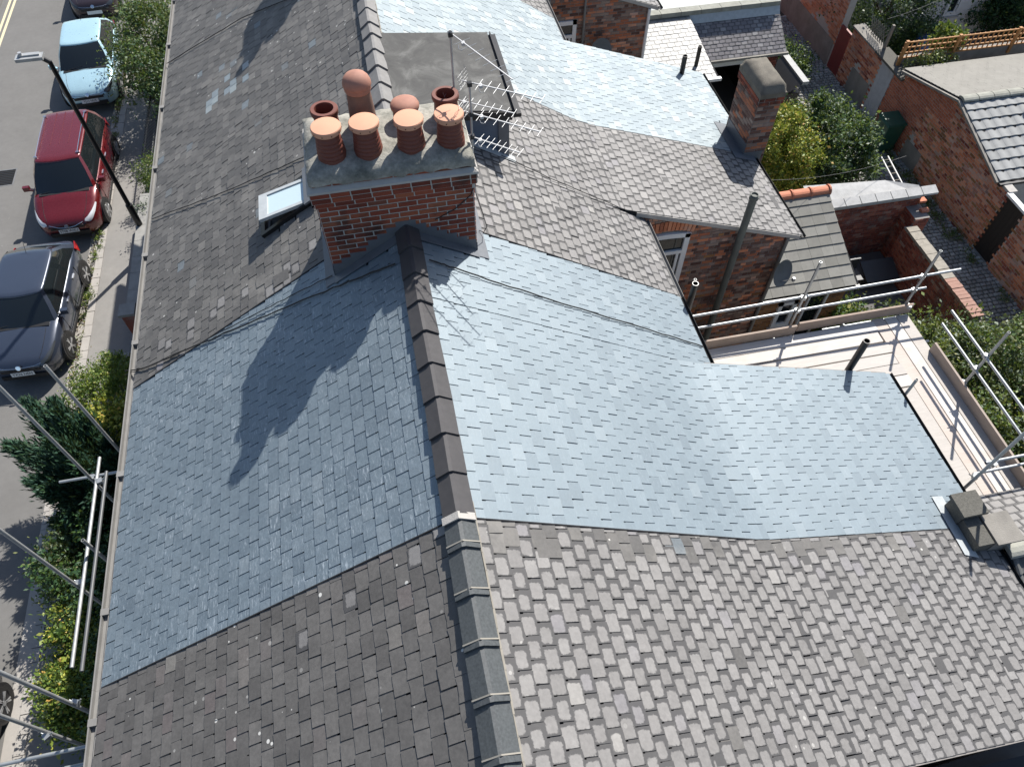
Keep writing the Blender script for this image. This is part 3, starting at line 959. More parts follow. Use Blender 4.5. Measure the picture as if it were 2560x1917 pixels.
P_.emit('brick', core, BP, 'brickwork', 300)
m = MB(); m.b2((7.03, 11.16, 6.35), (7.55, 12.20, 6.45)); m.build('cap_slab', MT['concrete_brown'], ch)
bm = bmesh.new()
r = random.Random(5); g = {}
for i in range(13):
    for j in range(17):
        u, v = i / 12 * 2 - 1, j / 16 * 2 - 1
        q = max(0.0, 1 - max(abs(u) ** 3.2, abs(v) ** 5))
        g[i, j] = bm.verts.new((7.29 + u * .275 * (0.97 + .03 * q), 11.68 + v * .53, 6.45 + .20 * q ** .55 + r.uniform(-.006, .006)))
for i in range(12):
    for j in range(16): bm.faces.new((g[i, j], g[i + 1, j], g[i + 1, j + 1], g[i, j + 1]))
me = bpy.data.meshes.new('domed_cap'); bm.to_mesh(me); bm.free(); me.materials.append(MT['concrete_brown']); me.polygons.foreach_set('use_smooth', [True] * len(me.polygons))
link(bpy.data.objects.new('domed_cap', me), ch)
m = MB()
z = xz_wing
m.poly([(6.80, 11.10, z(6.80) + .03), (7.06, 11.10, z(7.06) + .03), (7.06, 12.24, z(7.06) + .03), (6.80, 12.24, z(6.80) + .03)], .004, (0, 0, 1))
m.poly([(6.80, 11.02, z(6.80) + .034), (7.30, 11.02, z(7.30) + .034), (7.30, 11.21, z(7.30) + .034), (6.80, 11.21, z(6.80) + .034)], .004, (0, 0, 1))
m.b2((7.045, 11.18, 4.95), (7.052, 12.1, 5.32)); m.b2((7.05, 11.182, 4.9), (7.46, 11.19, 5.12))
m.build('lead_flashing', MT['lead'], ch)

# stump chimney on the party line of the near wings
ch = empty('chimney_stack', (6.95, 2.86, 5.1), 'low rendered chimney stump at the corner of the blue roof', 'chimney', 'chimney stacks on the terrace')
MT['dark_render'] = plain('dark_pebbled_render', (0.11, 0.106, 0.092), 0.95, var=0.6, scale=40, bump=0.6)
m = MB(); m.b2((6.80, 2.90, 4.6), (7.08, 3.20, 5.40)); m.build('stack', MT['dark_render'], ch)
m = MB(); m.b2((6.76, 2.88, 5.40), (7.14, 3.23, 5.46)); m.build('cap_slab', MT['dark_render'], ch)
m = MB(); m.b2((6.82, 2.50, 4.7), (7.05, 2.896, 5.33)); m.build('stack_shoulder', MT['dark_render'], ch)
m = MB(); m.b2((7.08, 2.46, 5.30), (7.48, 2.90, 5.34)); m.build('paving_slab', MT['render'], ch)
m = MB(); m.b2((7.09, 2.5, 4.7), (7.42, 2.88, 5.295)); m.build('rear_block', MT['render'], ch)
m = MB()
m.poly([(6.66, 3.34, z(6.66) + .033), (6.64, 2.46, z(6.64) + .033), (6.86, 2.40, z(6.86) + .033), (6.86, 3.34, z(6.86) + .033)], .005, (0, 0, 1))
m.build('lead_flashing', MT['lead_pale'], ch)

# ------------------------------------------------------------------ dormer, roof window
do = empty('dormer', (0.95, 10.08, 7.6)); do.parent = HO['C']; do.matrix_parent_inverse = WORLD[HO['C'].name].inverted()
WORLD[do.name] = Matrix.Translation((0.95, 10.08, 7.6))
m = MB()
m.add([(0.0, 9.16, 7.4), (1.74, 9.16, 7.25), (1.74, 11.0, 7.25), (0.0, 11.0, 7.4), (0.0, 9.16, 8.43), (1.74, 9.16, 8.19), (1.74, 11.0, 8.26), (0.0, 11.0, 8.47)], [(4, 5, 6, 7), (0, 1, 5, 4), (1, 2, 6, 5), (2, 3, 7, 6), (3, 0, 4, 7)])
MT['cheek'] = plain('blue_lead_cheek', (0.10, 0.14, 0.20), 0.4, var=0.2)
m.build('cheek', MT['cheek'], do)
M = Mat('roofing_felt'); a = M.noise(160, 3, .7); b = M.noise(2.2, 5, .65, dist=1.0)
c = M.scale_col(M.ramp(b, [(0.3, (0.036, 0.036, 0.036)), (0.5, (0.064, 0.064, 0.061)), (0.72, (0.145, 0.145, 0.137))]), M.math('MULTIPLY_ADD', a, 0.9, 0.55))
MT['felt'] = M.out(c, 0.75, 0, 0.4); M.bump(a, 0.5, 0.004)
m = MB()
m.poly([(0.10, 9.08, 8.47), (1.80, 9.08, 8.25), (1.80, 11.06, 8.33), (0.10, 11.06, 8.51)], 0.05, (0, 0, 1))
m.build('flat_roof', MT['felt'], do)
m = MB(); m.bar((1.86, 9.0, 8.215), (1.86, 11.0, 8.29), 0.11, 0.06); m.bar((1.83, 9.0, 8.27), (1.83, 11.0, 8.345), 0.02, 0.05); m.build('gutter', MT['black'], do)
m = MB(); m.b2((0.12, 9.06, 8.18), (1.80, 9.085, 8.24)); 
m = MB(); m.bar((0.2, 9.075, 8.37), (1.80, 9.075, 8.17), 0.03, 0.13); m.build('fascia', MT['black'], do)
m = MB(); m.b2((1.60, 9.13, 7.42), (1.76, 9.17, 8.17)); m.build('corner_post', MT['lead'], do)
m = MB()
m.poly([(0.55, 9.02, ZR - .55 * T32 + .03), (1.85, 9.02, ZR - 1.85 * T32 + .03), (1.85, 9.17, ZR - 1.85 * T32 + .03), (0.55, 9.17, ZR - .55 * T32 + .03)], .004, (0, 0, 1))
m.build('lead_apron', MT['lead_pale'], do)

rw = empty('roof_window', (-1.58, 8.56, 7.5)); rw.parent = HO['C']; rw.matrix_parent_inverse = WORLD[HO['C'].name].inverted()
WORLD[rw.name] = Matrix.Translation((-1.58, 8.56, 7.5))
def lp(x, y, h): return (x - S32 * h, y, ZR + T32 * x + C32 * h)
m = MB()
for (xa, xb, ya, yb) in ((-1.98, -1.92, 8.24, 8.90), (-1.24, -1.18, 8.24, 8.90), (-1.92, -1.24, 8.24, 8.30), (-1.92, -1.24, 8.84, 8.90)):
    m.poly([lp(xa, ya, .07), lp(xb, ya, .07), lp(xb, yb, .07), lp(xa, yb, .07)], .10, (-S32, 0, C32))
m.build('frame', MT['black'], rw)
# sash swung open about its middle axis: the street edge stands proud of the slope
A_ = Vector((-1.97, 8.54, 7.55)); ax = Vector((1.0, 0.0, 0.30)).normalized(); ay = Vector((0.0, 1.0, 0.0)); an = ax.cross(ay)
def sp(u, v, h): return tuple(A_ + ax * u + ay * v + an * h)
m = MB()
for (a, b, c, d) in ((0, .82, -.26, -.205), (0, .82, .205, .26), (0, .13, -.205, .205), (.74, .82, -.205, .205)):
    m.poly([sp(a, c, .03), sp(b, c, .03), sp(b, d, .03), sp(a, d, .03)], .05, an)
sash = m.build('sash', MT['lead_pale'], rw)
m = MB(); m.poly([sp(.13, -.205, .012), sp(.74, -.205, .012), sp(.74, .205, .012), sp(.13, .205, .012)], .018, an); m.build('pane', MT['glass_sky'], sash)
m = MB(); m.poly([lp(-1.24, 8.18, .12), lp(-1.05, 8.18, .12), lp(-1.05, 8.95, .12), lp(-1.24, 8.95, .12)], .03, (-S32, 0, C32)); m.build('head_flashing', MT['lead'], rw)

# ------------------------------------------------------------------ aerials
def yagi(m, base, tip, refl=True, n=8, el=0.105, side=None):
    b, t = Vector(base), Vector(tip); d = (t - b); L = d.length; d.normalize()
    s = Vector((0, 0, 1)).cross(d).normalized()
    m.bar(b, t, 0.011, 0.011)
    for i in range(n):
        p = b + d * (L * (0.22 + 0.78 * i / (n - 1)))
        e = el * (1.0 - 0.25 * i / n)
        m.cyl(p - s * e, p + s * e, 0.0026, n=5)
    p = b + d * (L * 0.24)
    m.box(p + Vector((0, 0, -.012)), (0.035, 0.05, 0.03))
    m.tube([p - s * .06 + Vector((0, 0, -.008)), p - s * .08 + d * .03 - Vector((0, 0, .03)), p - s * .05 + d * .05 - Vector((0, 0, .05))], 0.0035, 5)
    if refl:
        for sg in (1, -1):
            tilt = (d * -0.35 + Vector((0, 0, 1)) * sg).normalized()
            for i in range(3):
                q = b + d * 0.03 + tilt * (0.02 + 0.035 * i)
                m.cyl(q - s * .11, q + s * .11, 0.0012, n=5)
            for e in (-.1, 0, .1):
                m.cyl(b + d * .03 + s * e, b + d * .03 + s * e + tilt * .13, 0.0017, n=5)
def mast(x, y, z0, z1, yagis, label, grp='television aerials on the chimney'):
    t = empty('television_aerial', (x, y, z0), label, 'aerial', grp)
    m = MB(); m.cyl((x, y, z0), (x, y, z1), 0.0125, n=10); m.build('mast', MT['steel_old'], t)
    for (za, a, b, rf) in yagis:
        m = MB(); yagi(m, (a[0], a[1], za), (b[0], b[1], za), rf); m.build('yagi', MT['alu'], t)
        m = MB(); m.box((x, y, za), (0.05, 0.05, 0.045)); m.build('clamp', MT['black'], t)
    return t
t = mast(0.89, 6.95, 8.68, 10.14, [(10.12, (0.82, 7.03), (1.58, 6.53), True), (9.76, (0.82, 7.02), (1.56, 6.49), True), (9.47, (0.85, 6.98), (1.36, 6.56), False)], 'aerial mast with three arrays clamped to the side of the brick chimney')
m = MB(); m.b2((0.82, 6.93, 9.30), (0.90, 6.97, 9.335)); m.b2((0.82, 6.93, 9.10), (0.90, 6.97, 9.13)); m.build('bracket', MT['steel_old'], t)
t = mast(0.79, 7.5, 9.25, 10.42, [(10.37, (0.78, 7.56), (1.27, 6.55), False), (9.61, (0.72, 7.52), (1.40, 7.08), True)], 'darker aerial mast behind the chimney pots with a long array on top')

# ------------------------------------------------------------------ cables lying over the roofs
def slope_pts(side, pts, h=0.045, n=9, wob=.012):
    out = []
    for (a, b) in zip(pts[:-1], pts[1:]):
        for i in range(n):
            q = i / n
            x = a[0] + (b[0] - a[0]) * q; y = a[1] + (b[1] - a[1]) * q + random.uniform(-wob, wob)
            out.append((x, y, ZR - abs(x) * T32 + h))
    x, y = pts[-1]; out.append((x, y, ZR - abs(x) * T32 + h))
    return out
CB = [
    ('black cable slung from ridge to gutter across the top of the blue slope', [(-0.2, 6.22), (-1.1, 6.49), (-2.64, 6.92), (-4.05, 7.28), (-4.45, 7.5)], .009),
    ('thin cable hugging the party line from the chimney foot to the gutter', [(-1.0, 6.68), (-1.9, 6.85), (-3.02, 7.03), (-4.12, 7.31), (-4.45, 7.42)], .006),
    ('cable crossing the sunny blue slope from the ridge to the rear gutter', [(0.2, 6.20), (0.5, 6.17), (1.66, 6.09), (3.0, 6.04), (4.05, 6.0)], .009),
    ('cable crossing the grey street slope below the roof window', [(-1.2, 9.28), (-2.7, 9.9), (-4.24, 10.67)], .007),
    ('thin black cable running down the grey rear slates beside the dormer', [(1.62, 9.05), (2.4, 8.93), (3.7, 8.86)], .006),
    ('cable crossing the far grey street slope near the shrub', [(-0.9, 13.7), (-2.4, 14.8), (-4.3, 15.6)], .008),
]
for lb, pts, r in CB:
    m = MB(); m.tube(slope_pts('', pts), r, 6); tag(m.build('cable', MT['cable']), lb, 'cable', 'cables draped over the roofs')
m = MB(); m.tube([(0.89, 6.93, 9.2), (0.87, 6.66, 9.12), (0.80, 6.655, 8.9), (0.6, 6.655, 8.72), (0.35, 6.655, 8.6)], .006, 6); tag(m.build('cable', MT['cable']), 'aerial lead trailing across the front of the brick chimney', 'cable', 'cables draped over the roofs')
m = MB(); m.tube([(0.89, 6.95, 8.7), (0.97, 6.9, 8.35), (1.02, 6.95, 8.1), (0.98, 6.98, 7.98), (0.93, 7.05, 7.96)], .005, 6); tag(m.build('cable', MT['cable']), 'loose cable dangling from the mast foot beside the chimney', 'cable', 'cables draped over the roofs')

# vent pipes through the roofs
def soil_pipe(p0, p1, r, label, mat, coll=True, name='vent_pipe'):
    m = MB(); m.pipe(p0, p1, r, r * .82, 14)
    if coll:
        d = (Vector(p1) - Vector(p0)).normalized()
        m.lathe(Vector(p1) - d * .10, [(r * 1.22, 0), (r * 1.22, .07), (r, .075)], 14)
    return tag(m.build(name, mat, None, True, 40), label, 'pipe', 'vent pipes at the roof edges')
soil_pipe((6.57, 5.66, 4.4), (6.57, 5.66, 5.92), .055, 'black vent pipe rising behind the edge of the blue wing roof', MT['black'], False)
soil_pipe((4.22, 6.96, 4.3), (4.22, 6.96, 6.33), .05, 'dark vent pipe just beyond the rear gutter of the blue roof', MT['black'], False)
soil_pipe((6.72, 14.05, 4.9), (6.72, 14.05, 5.60), .055, 'black vent pipe at the corner of the pale wing roof', MT['black'], False)
soil_pipe((8.75, 17.45, 3.0), (8.75, 17.45, 3.65), .055, 'black vent pipe on the glare-whitened slate lean-to', MT['black'], False)
MT['pipe_green'] = plain('mossy_grey_iron_pipe', (0.12, 0.13, 0.115), 0.7, var=0.4, scale=5)
soil_pipe((5.93, 8.72, 0.35), (5.93, 8.72, 6.30), .066, 'tall grey-green soil stack fixed to the brown brick wing wall', MT['pipe_green'], True, 'soil_stack')
# ------------------------------------------------------------------ visible walls of the rear wings
def window(parent, x0, x1, z0, z1, y, arch=0.0, mull=True, transom=None, reveal=0.05):
    w = empty('window', ((x0 + x1) / 2, y, z0)); w.parent = parent; w.matrix_parent_inverse = WORLD[parent.name].inverted(); WORLD[w.name] = Matrix.Translation(((x0 + x1) / 2, y, z0))
    m = MB(); fr = 0.10
    def top(x): return z1 + arch * (1 - ((2 * (x - x0) / (x1 - x0)) - 1) ** 2)
    N = 8 if arch else 1
    for i in range(N):
        a = x0 + (x1 - x0) * i / N; b = x0 + (x1 - x0) * (i + 1) / N
        m.bar((a, y - .02, top(a) - fr / 2), (b, y - .02, top(b) - fr / 2), .06, fr)
    m.b2((x0, y - .05, z0), (x0 + fr, y + .01, z1)); m.b2((x1 - fr, y - .05, z0), (x1, y + .01, z1)); m.b2((x0, y - .052, z0 - .03), (x1, y + .008, z0 + fr))
    if transom: m.b2((x0 + fr, y - .048, transom - .04), (x1 - fr, y + .005, transom + .04))
    if mull: m.b2((x1 - fr - .09, y - .047, z0 + fr), (x1 - fr - .04, y + .004, (transom or z1) - .04))
    m.build('frame', MT['white'], w)
    m = MB(); m.b2((x0 + .03, y - .006, z0 + .03), (x1 - .03, y + .004, z1 + arch * .6)); m.build('pane', MT['glass'], w)
    m = MB(); m.b2((x0 - .06, y - .10, z0 - .09), (x1 + .06, y - .0, z0 - .032)); m.build('sill', MT['coping'], w)
    return w
# house C wing: wall facing the camera
P_ = Pieces()
yw = 8.91
def keepC(c, z):
    x = 3.85 + c
    if z > xz_wing(x) - 0.10: return False
    if 3.98 < x < 5.04 and 4.02 < z < 5.54: return False
    if 4.2 < x < 4.9 and 1.0 < z < 2.6: return False
    return True
def matC(c, z):
    q = random.random()
    if z > 5.55 and c < 1.4: return 'rust' if q < .75 else 'wing'
    return 'wing' if q < .85 else ('rust' if q < .95 else 'ochre')
brick_face(P_, (3.85, yw, 0), (1, 0, 0), (0, -1, 0), 3.21, 0.35, 6.2, matC, keep=keepC, header=2)
P_.emit('brick', HOUSES[2]['wall'], BP, 'brickwork', 300)
window(HO['C'], 3.98, 5.02, 4.08, 5.46, yw, arch=0.04, transom=5.02)
window(HO['C'], 4.22, 4.88, 1.1, 2.5, yw, transom=2.1)
m = MB()
for i in range(14):
    q = i / 13; x = 4.06 + q * 0.98; zc = 5.47 + 0.10 * (1 - (2 * q - 1) ** 2)
    m.bar((x, yw - .012, zc), (x + (q - .5) * .06, yw - .012, zc + .22), .062, .03, up=(0, 1, 0))
m.build('brick_arch', BR['rust'], HOUSES[2]['wall'])
m = MB(); m.pipe((7.04, 8.86, 0.4), (7.04, 8.86, 4.96), .035, .028); m.build('downpipe', MT['gutter'], HO['C'])
# house E wing wall
P_ = Pieces(); yw2 = 17.31
brick_face(P_, (3.85, yw2, 0), (1, 0, 0), (0, -1, 0), 3.21, 2.4, 6.2, lambda c, z: 'wing' if random.random() < .8 else 'rust', keep=lambda c, z: z < xz_wing(3.85 + c) - .10 and not (4.55 < 3.85 + c < 5.2 and 3.4 < z < 4.9), header=4)
P_.emit('brick', HOUSES[4]['wall'], BP, 'brickwork', 300)
window(HO['E'], 4.58, 5.16, 3.5, 4.85, yw2, transom=4.45)
m = MB(); m.pipe((7.04, 17.24, 0.4), (7.04, 17.24, 4.96), .04, .03); m.build('downpipe', MT['white'], HO['E'])
m = MB(); m.pipe((4.42, 17.24, 2.4), (4.42, 17.24, 5.9), .04, .03); m.pipe((5.34, 17.24, 2.4), (5.34, 17.24, 5.6), .03, .02); m.build('downpipe', MT['gutter'], HO['E'])

# satellite dishes
def dish(c, aim, r, label):
    a = Vector(aim).normalized(); R = a.to_track_quat('Z', 'Y').to_matrix()
    t = empty('satellite_dish', c, label, 'satellite dish', 'satellite dishes on the rear walls')
    m = MB()
    pr = [(0.0001, -0.06), (r * .35, -0.052), (r * .7, -0.028), (r, 0.012), (r * 1.02, 0.012), (r * .7, -0.022), (r * .35, -.045), (0.0001, -.052)]
    m.lathe(c, pr, 24, R); m.build('reflector', MT['dish'], t, True, 60)
    m = MB(); q = Vector(c) + a * 0.28 - Vector((0, 0, .06)); m.cyl(Vector(c) - Vector((0, 0, r)) * .9, q, .008, n=6); m.box(q, (.05, .05, .08)); m.build('feed_arm', MT['alu'], t)
    m = MB(); m.cyl(Vector(c) - a * .06, Vector(c) - a * .1 + Vector((0, .22, -.05)), .018, n=8); m.build('bracket', MT['steel_old'], t)
MT['dish'] = plain('grey_mesh_dish', (0.10, 0.115, 0.125), 0.55, var=0.2)
dish((7.08, 8.66, 4.2), (0.35, -0.75, 0.35), .27, 'dark grey dish at the corner of the brown brick wing')
dish((5.75, 16.9, 4.15), (0.3, -0.8, 0.35), .33, 'grey dish beside the far wing window')

# ------------------------------------------------------------------ rear lean-to of house C with concrete tiles
MT['ctile'] = (lambda M: (M.out(M.scale_col(M.ramp(M.rnd(), [(0, (0.20, 0.195, 0.175)), (.7, (0.235, 0.23, 0.21)), (1, (0.265, 0.26, 0.235))]), M.math('MULTIPLY_ADD', M.noise(6, 6, .7), .5, .75)), .85, 0, .3)))(Mat('concrete_tile'))
MT['ctile2'] = (lambda M: (M.out(M.scale_col(M.ramp(M.rnd(), [(0, (0.27, 0.275, 0.27)), (1, (0.33, 0.335, 0.33))]), M.math('MULTIPLY_ADD', M.noise(9, 6, .7), .4, .8)), .8, 0, .35)))(Mat('pale_pantile'))
WAVE = 0.010
def tile_mesh(name, mat, w, L, t=.018, waves=0):
    n = 12 if waves else 1
    vs, fs = [], []
    for j, y in enumerate((0, L)):
        for i in range(n + 1):
            x = -w / 2 + w * i / n
            zz = (WAVE * math.sin(2 * math.pi * i / n * waves) if waves else 0) + (0 if y == 0 else -t * 1.1)
            vs.append((x, y, zz))
    for i in range(n): fs.append((i, i + 1, n + 2 + i, n + 1 + i))
    k = len(vs)
    for i in range(n + 1): vs.append((vs[i][0], 0, vs[i][2] - t))
    for i in range(n): fs.append((k + i, k + i + 1, i + 1, i))
    k2 = len(vs)
    vs += [(-w / 2, 0, -t), (-w / 2, L, -2.2 * t), (w / 2, 0, -t), (w / 2, L, -2.2 * t)]
    fs += [(0, n + 1, k2 + 1, k2), (n, k2 + 2, k2 + 3, 2 * n + 1)]
    return piece_mesh(name, vs, fs, mat)
def tile_slope(parent, key, protos, top0, top1, bot0, rows, cols, stagger=False, rest='tile_field', limit=300, name='tile'):
    top0, top1, bot0 = Vector(top0), Vector(top1), Vector(bot0)
    ex = (top1 - top0); W = ex.length; ex.normalize()
    dn = (bot0 - top0); L = dn.length; dn.normalize()
    ey = -dn; ez = ex.cross(ey)
    P_ = Pieces(); g = L / rows; w = W / cols
    for r in range(rows):
        for c in range(-1 if stagger and r % 2 else 0, cols):
            u0 = c * w + (w / 2 if stagger and r % 2 else 0)
            a, b = max(u0, 0), min(u0 + w, W)
            if b - a < w * .2: continue
            o = top0 + dn * ((r + 1) * g) + ex * ((a + b) / 2) + ez * (.03 + random.uniform(-.001, .002))
            P_.add(key, frame(o, ex, ey, ez, (b - a) / protos_w[key] * .988, (g + .04) / protos_l[key], 1), ez)
    P_.emit(name, parent, protos, rest, limit)
protos_w, protos_l = {'ct': .30, 'pt': .30}, {'ct': .36, 'pt': .36}
TP = {'ct': tile_mesh('roof_tile', MT['ctile'], .30, .36, .022), 'pt': tile_mesh('roof_tile', MT['ctile2'], .30, .36, .034, 1)}
lt = empty('outhouse', (9.0, 10.6, 0.35), 'single storey outhouse with big grey concrete roof tiles and ochre brick front', 'outbuilding', 'outbuildings in the rear yards')
m = MB(); m.add([(7.08, 9.86, .3), (10.0, 9.86, .3), (10.0, 11.85, .3), (7.08, 11.85, .3), (7.08, 9.86, 2.12), (10.0, 9.86, 2.12), (10.0, 11.85, 2.98), (7.08, 11.85, 2.98)], [(0, 3, 2, 1), (4, 5, 6, 7), (0, 1, 5, 4), (1, 2, 6, 5), (2, 3, 7, 6), (3, 0, 4, 7)])
wl = m.build('wall', MT['mortar_dark'], lt)
P_ = Pieces(); brick_face(P_, (7.08, 9.86, 0), (1, 0, 0), (0, -1, 0), 2.92, .35, 2.1, 'ochre', keep=lambda c, z: not (8.32 < 7.08 + c < 8.80 and .85 < z < 1.76) and not (9.0 < 7.08 + c < 9.55 and z < 2.05))
brick_face(P_, (10.0, 9.86, 0), (0, 1, 0), (1, 0, 0), 1.99, .35, 2.1, 'ochre')
P_.emit('brick', wl, BP, 'brickwork', 200)
window(lt, 8.33, 8.79, .88, 1.74, 9.85, mull=False)
m = MB(); m.b2((9.02, 9.80, .35), (9.07, 9.87, 2.06)); m.b2((9.48, 9.80, .35), (9.53, 9.87, 2.06)); m.b2((9.07, 9.80, 2.0), (9.48, 9.87, 2.06)); m.build('door_frame', MT['white'], lt)
m = MB(); m.b2((9.07, 9.84, .35), (9.48, 9.87, 2.0)); m.build('door', MT['glass'], lt)
m = MB(); m.poly([(7.09, 9.74, 2.10), (10.12, 9.74, 2.10), (10.02, 11.93, 3.04), (7.09, 11.93, 3.04)], .05, (0, 0, 1)); rf = m.build('roof', MT['deck'], lt)
tile_slope(rf, 'ct', TP, (7.09, 11.90, 3.03), (10.05, 11.90, 3.03), (7.09, 9.72, 2.10), 9, 10, rest='roof_tiles', name='roof_tile')
m = MB(); m.bar((7.1, 9.69, 2.06), (10.14, 9.69, 2.06), .11, .06); m.build('gutter', MT['black'], lt)
m = MB(); m.bar((7.0, 9.69, 2.075), (7.35, 9.69, 2.075), .10, .07); m.build('gutter_end', MT['white'], lt)
x = 7.7
for i in range(5):
    m = MB(); pr = []
    for k in range(9):
        t = math.pi * k / 8; pr.append((math.cos(t) * .13, math.sin(t) * .10))
    n = 9
    vs = [(x + .0, 11.95 + a, 3.03 + b) for a, b in pr] + [(x + .47, 11.95 + a, 3.03 + b) for a, b in pr]
    m.add(vs, [(i_, i_ + 1, n + i_ + 1, n + i_) for i_ in range(n - 1)])
    m.cyl((x + .45, 11.95, 3.03), (x + .49, 11.95, 3.03), .135, n=16)
    m.build('ridge_tile', MT['terracotta'], rf)
    x += .475
# yard wall of house C with pale coping, running to the alley
yw_ = empty('yard_wall', (11.6, 12.2, .33), 'dark red yard wall with pale sloping coping beside the outhouse', 'wall', 'brick walls in the rear yards')
m = MB(); m.b2((10.0, 12.12, .3), (13.05, 12.40, 2.28)); wl = m.build('wall_core', MT['mortar_dark'], yw_)
P_ = Pieces(); brick_face(P_, (10.0, 12.12, 0), (1, 0, 0), (0, -1, 0), 3.05, .33, 2.28, 'yard', header=3); P_.emit('brick', wl, BP, 'brickwork', 300)
m = MB(); m.add([(10.02, 12.05, 2.29), (12.95, 12.05, 2.29), (12.95, 12.30, 2.40), (12.2, 12.65, 2.40), (10.02, 12.80, 2.46), (10.02, 12.05, 2.20), (12.95, 12.05, 2.20)], [(0, 1, 2, 3, 4), (5, 6, 1, 0)]); m.build('coping_top', MT['coping'], yw_)
x = 10.03
while x < 13.0:
    m = MB(); m.poly([(x, 12.02, 2.33), (x + .40, 12.02, 2.33), (x + .40, 12.24, 2.40), (x, 12.24, 2.40)], .06, (0, 0, 1)); m.build('coping_stone', MT['coping'], yw_)
    x += .42
MT['dullbrick'] = plain('dull_pink_brick', (.34, .20, .155), .9, var=.3)
MT['coping2'] = plain('crumbling_stone', (.30, .275, .23), .9, var=.4, scale=9, bump=.5)
# alley wall: yard side visible, rough stone and brick coping
aw = empty('yard_wall', (12.55, 10.5, .33), 'low brick wall between yard and cobbled alley with crumbling coping', 'wall', 'brick walls in the rear yards')
m = MB(); m.b2((12.48, 8.5, .3), (12.70, 11.6, 1.72)); wl = m.build('wall_core', MT['mortar_dark'], aw)
P_ = Pieces(); brick_face(P_, (12.48, 11.6, 0), (0, -1, 0), (-1, 0, 0), 3.1, .33, 1.72, 'yard', header=3); P_.emit('brick', wl, BP, 'brickwork', 200)
y = 8.5
while y < 11.5:
    L = .11 if y < 9.6 else random.uniform(.18, .3)
    m = MB(); m.b2((12.44, y, 1.72), (12.74, y + L - .012, 1.80 + random.uniform(-.01, .01))); m.build('coping_brick' if y < 9.6 else 'coping_stone', MT['dullbrick'] if y < 9.6 else MT['coping2'], aw)
    y += L
aw2 = empty('gate_pier', (12.95, 11.9, .33), 'broken brick pier at the alley corner below the pale coping', 'wall', 'brick walls in the rear yards')
m = MB(); m.b2((12.72, 11.62, .3), (13.12, 12.11, 1.9)); wl = m.build('wall_core', MT['mortar_dark'], aw2)
P_ = Pieces(); brick_face(P_, (12.72, 11.62, 0), (1, 0, 0), (0, -1, 0), .4, .33, 1.9, 'yard'); brick_face(P_, (12.72, 12.11, 0), (0, -1, 0), (-1, 0, 0), .49, .33, 1.9, 'yard'); P_.emit('brick', wl, BP, 'brickwork')
m = MB(); m.b2((13.0, 12.05, 2.0), (13.2, 12.2, 2.07)); m.b2((12.98, 11.8, 1.905), (13.18, 11.92, 1.97)); m.build('loose_brick', MT['terracotta'], aw2)

# ------------------------------------------------------------------ alley with cobbles
al = MB(); al.b2((12.7, 3, .2), (15.2, 30, .335)); ao = al.build('alley', MT['soil']); ao['kind'] = 'structure'
MT['cobble'] = brick_mat('alley_cobble', [(0, (0.24, 0.235, 0.22)), (.6, (0.34, 0.33, 0.305)), (1, (0.43, 0.42, 0.39))], dirt=.45, dirt_c=(.07, .075, .06))
b = MB(); r = random.Random(2)
vs = [(-.5, -.5, -.5), (.5, -.5, -.5), (.5, .5, -.5), (-.5, .5, -.5), (-.46, -.44, .2), (.46, -.46, .2), (.45, .46, .2), (-.46, .45, .2), (-.3, -.28, .5), (.3, -.3, .5), (.28, .3, .5), (-.3, .28, .5)]
CBL = {'cb': piece_mesh('cobble', vs, [(8, 9, 10, 11)] + [(i, (i + 1) % 4, 4 + (i + 1) % 4, 4 + i) for i in range(4)] + [(4 + i, 4 + (i + 1) % 4, 8 + (i + 1) % 4, 8 + i) for i in range(4)], MT['cobble'])}
P_ = Pieces()
y = 8.2; row = 0
while y < 24:
    x = 12.78 + (row % 2) * .08
    while x < 15.15:
        w = random.uniform(.13, .19)
        P_.add('cb', frame((x + w / 2, y, .345 + random.uniform(-.012, .008)), Vector((1, random.uniform(-.06, .06), 0)).normalized(), Vector((random.uniform(-.06, .06), 1, 0)).normalized(), (0, 0, 1), w - .018, .115, .06), (0, 0, 1))
        x += w
    y += .13; row += 1
P_.emit('cobble', ao, CBL, 'cobbles', 300)

# ------------------------------------------------------------------ long wall of the outbuilding on the alley
ob = empty('outbuilding', (17.5, 14.5, .33), 'long outbuilding with pale pantiles and patched red brick wall on the alley', 'outbuilding', 'outbuildings in the rear yards')
def ztop(y):
    if y < 12.15: return 2.28 if y > 11.72 or y < 10.99 else 0
    if y < 14.55: return 2.30 + (y - 12.15) / 2.4 * .73
    if y < 16.95: return 3.03 - (y - 14.55) / 2.4 * .61
    return 2.18
m = MB()
ys = [11.72, 12.15, 14.55, 16.95, 16.951, 19.95]
prof = [(y, ztop(y + 1e-4) - .02) for y in ys]
n = len(prof)
for i in range(n - 1):
    (ya, za), (yb, zb) = prof[i], prof[i + 1]
    if yb - ya < .01: continue
    m.add([(15.2, ya, .2), (15.2, yb, .2), (15.2, yb, zb), (15.2, ya, za), (15.43, ya, .2), (15.43, yb, .2), (15.43, yb, zb), (15.43, ya, za)], [(0, 3, 2, 1), (4, 5, 6, 7), (3, 7, 6, 2), (0, 4, 7, 3), (1, 2, 6, 5)])
m.b2((15.44, 12.2, .2), (22, 16.9, 2.2))
m.b2((15.2, 6.0, .2), (15.43, 10.98, 2.28)); 
wl = m.build('wall', MT['mortar'], ob)
def matW(c, z):
    y = 19.95 - c; q = random.random()
    if 15.63 < y < 18.05 and not (z < 2.0 - abs(y - 15.63) * 0.0 and y < 15.7): return 'neat'
    if 14.6 < y <= 15.63 and z > 2.08: return 'neat'
    if y > 18.0: return 'rust' if q < .8 else 'yard'
    return 'rust' if q < .7 else ('yard' if q < .85 else 'ochre')
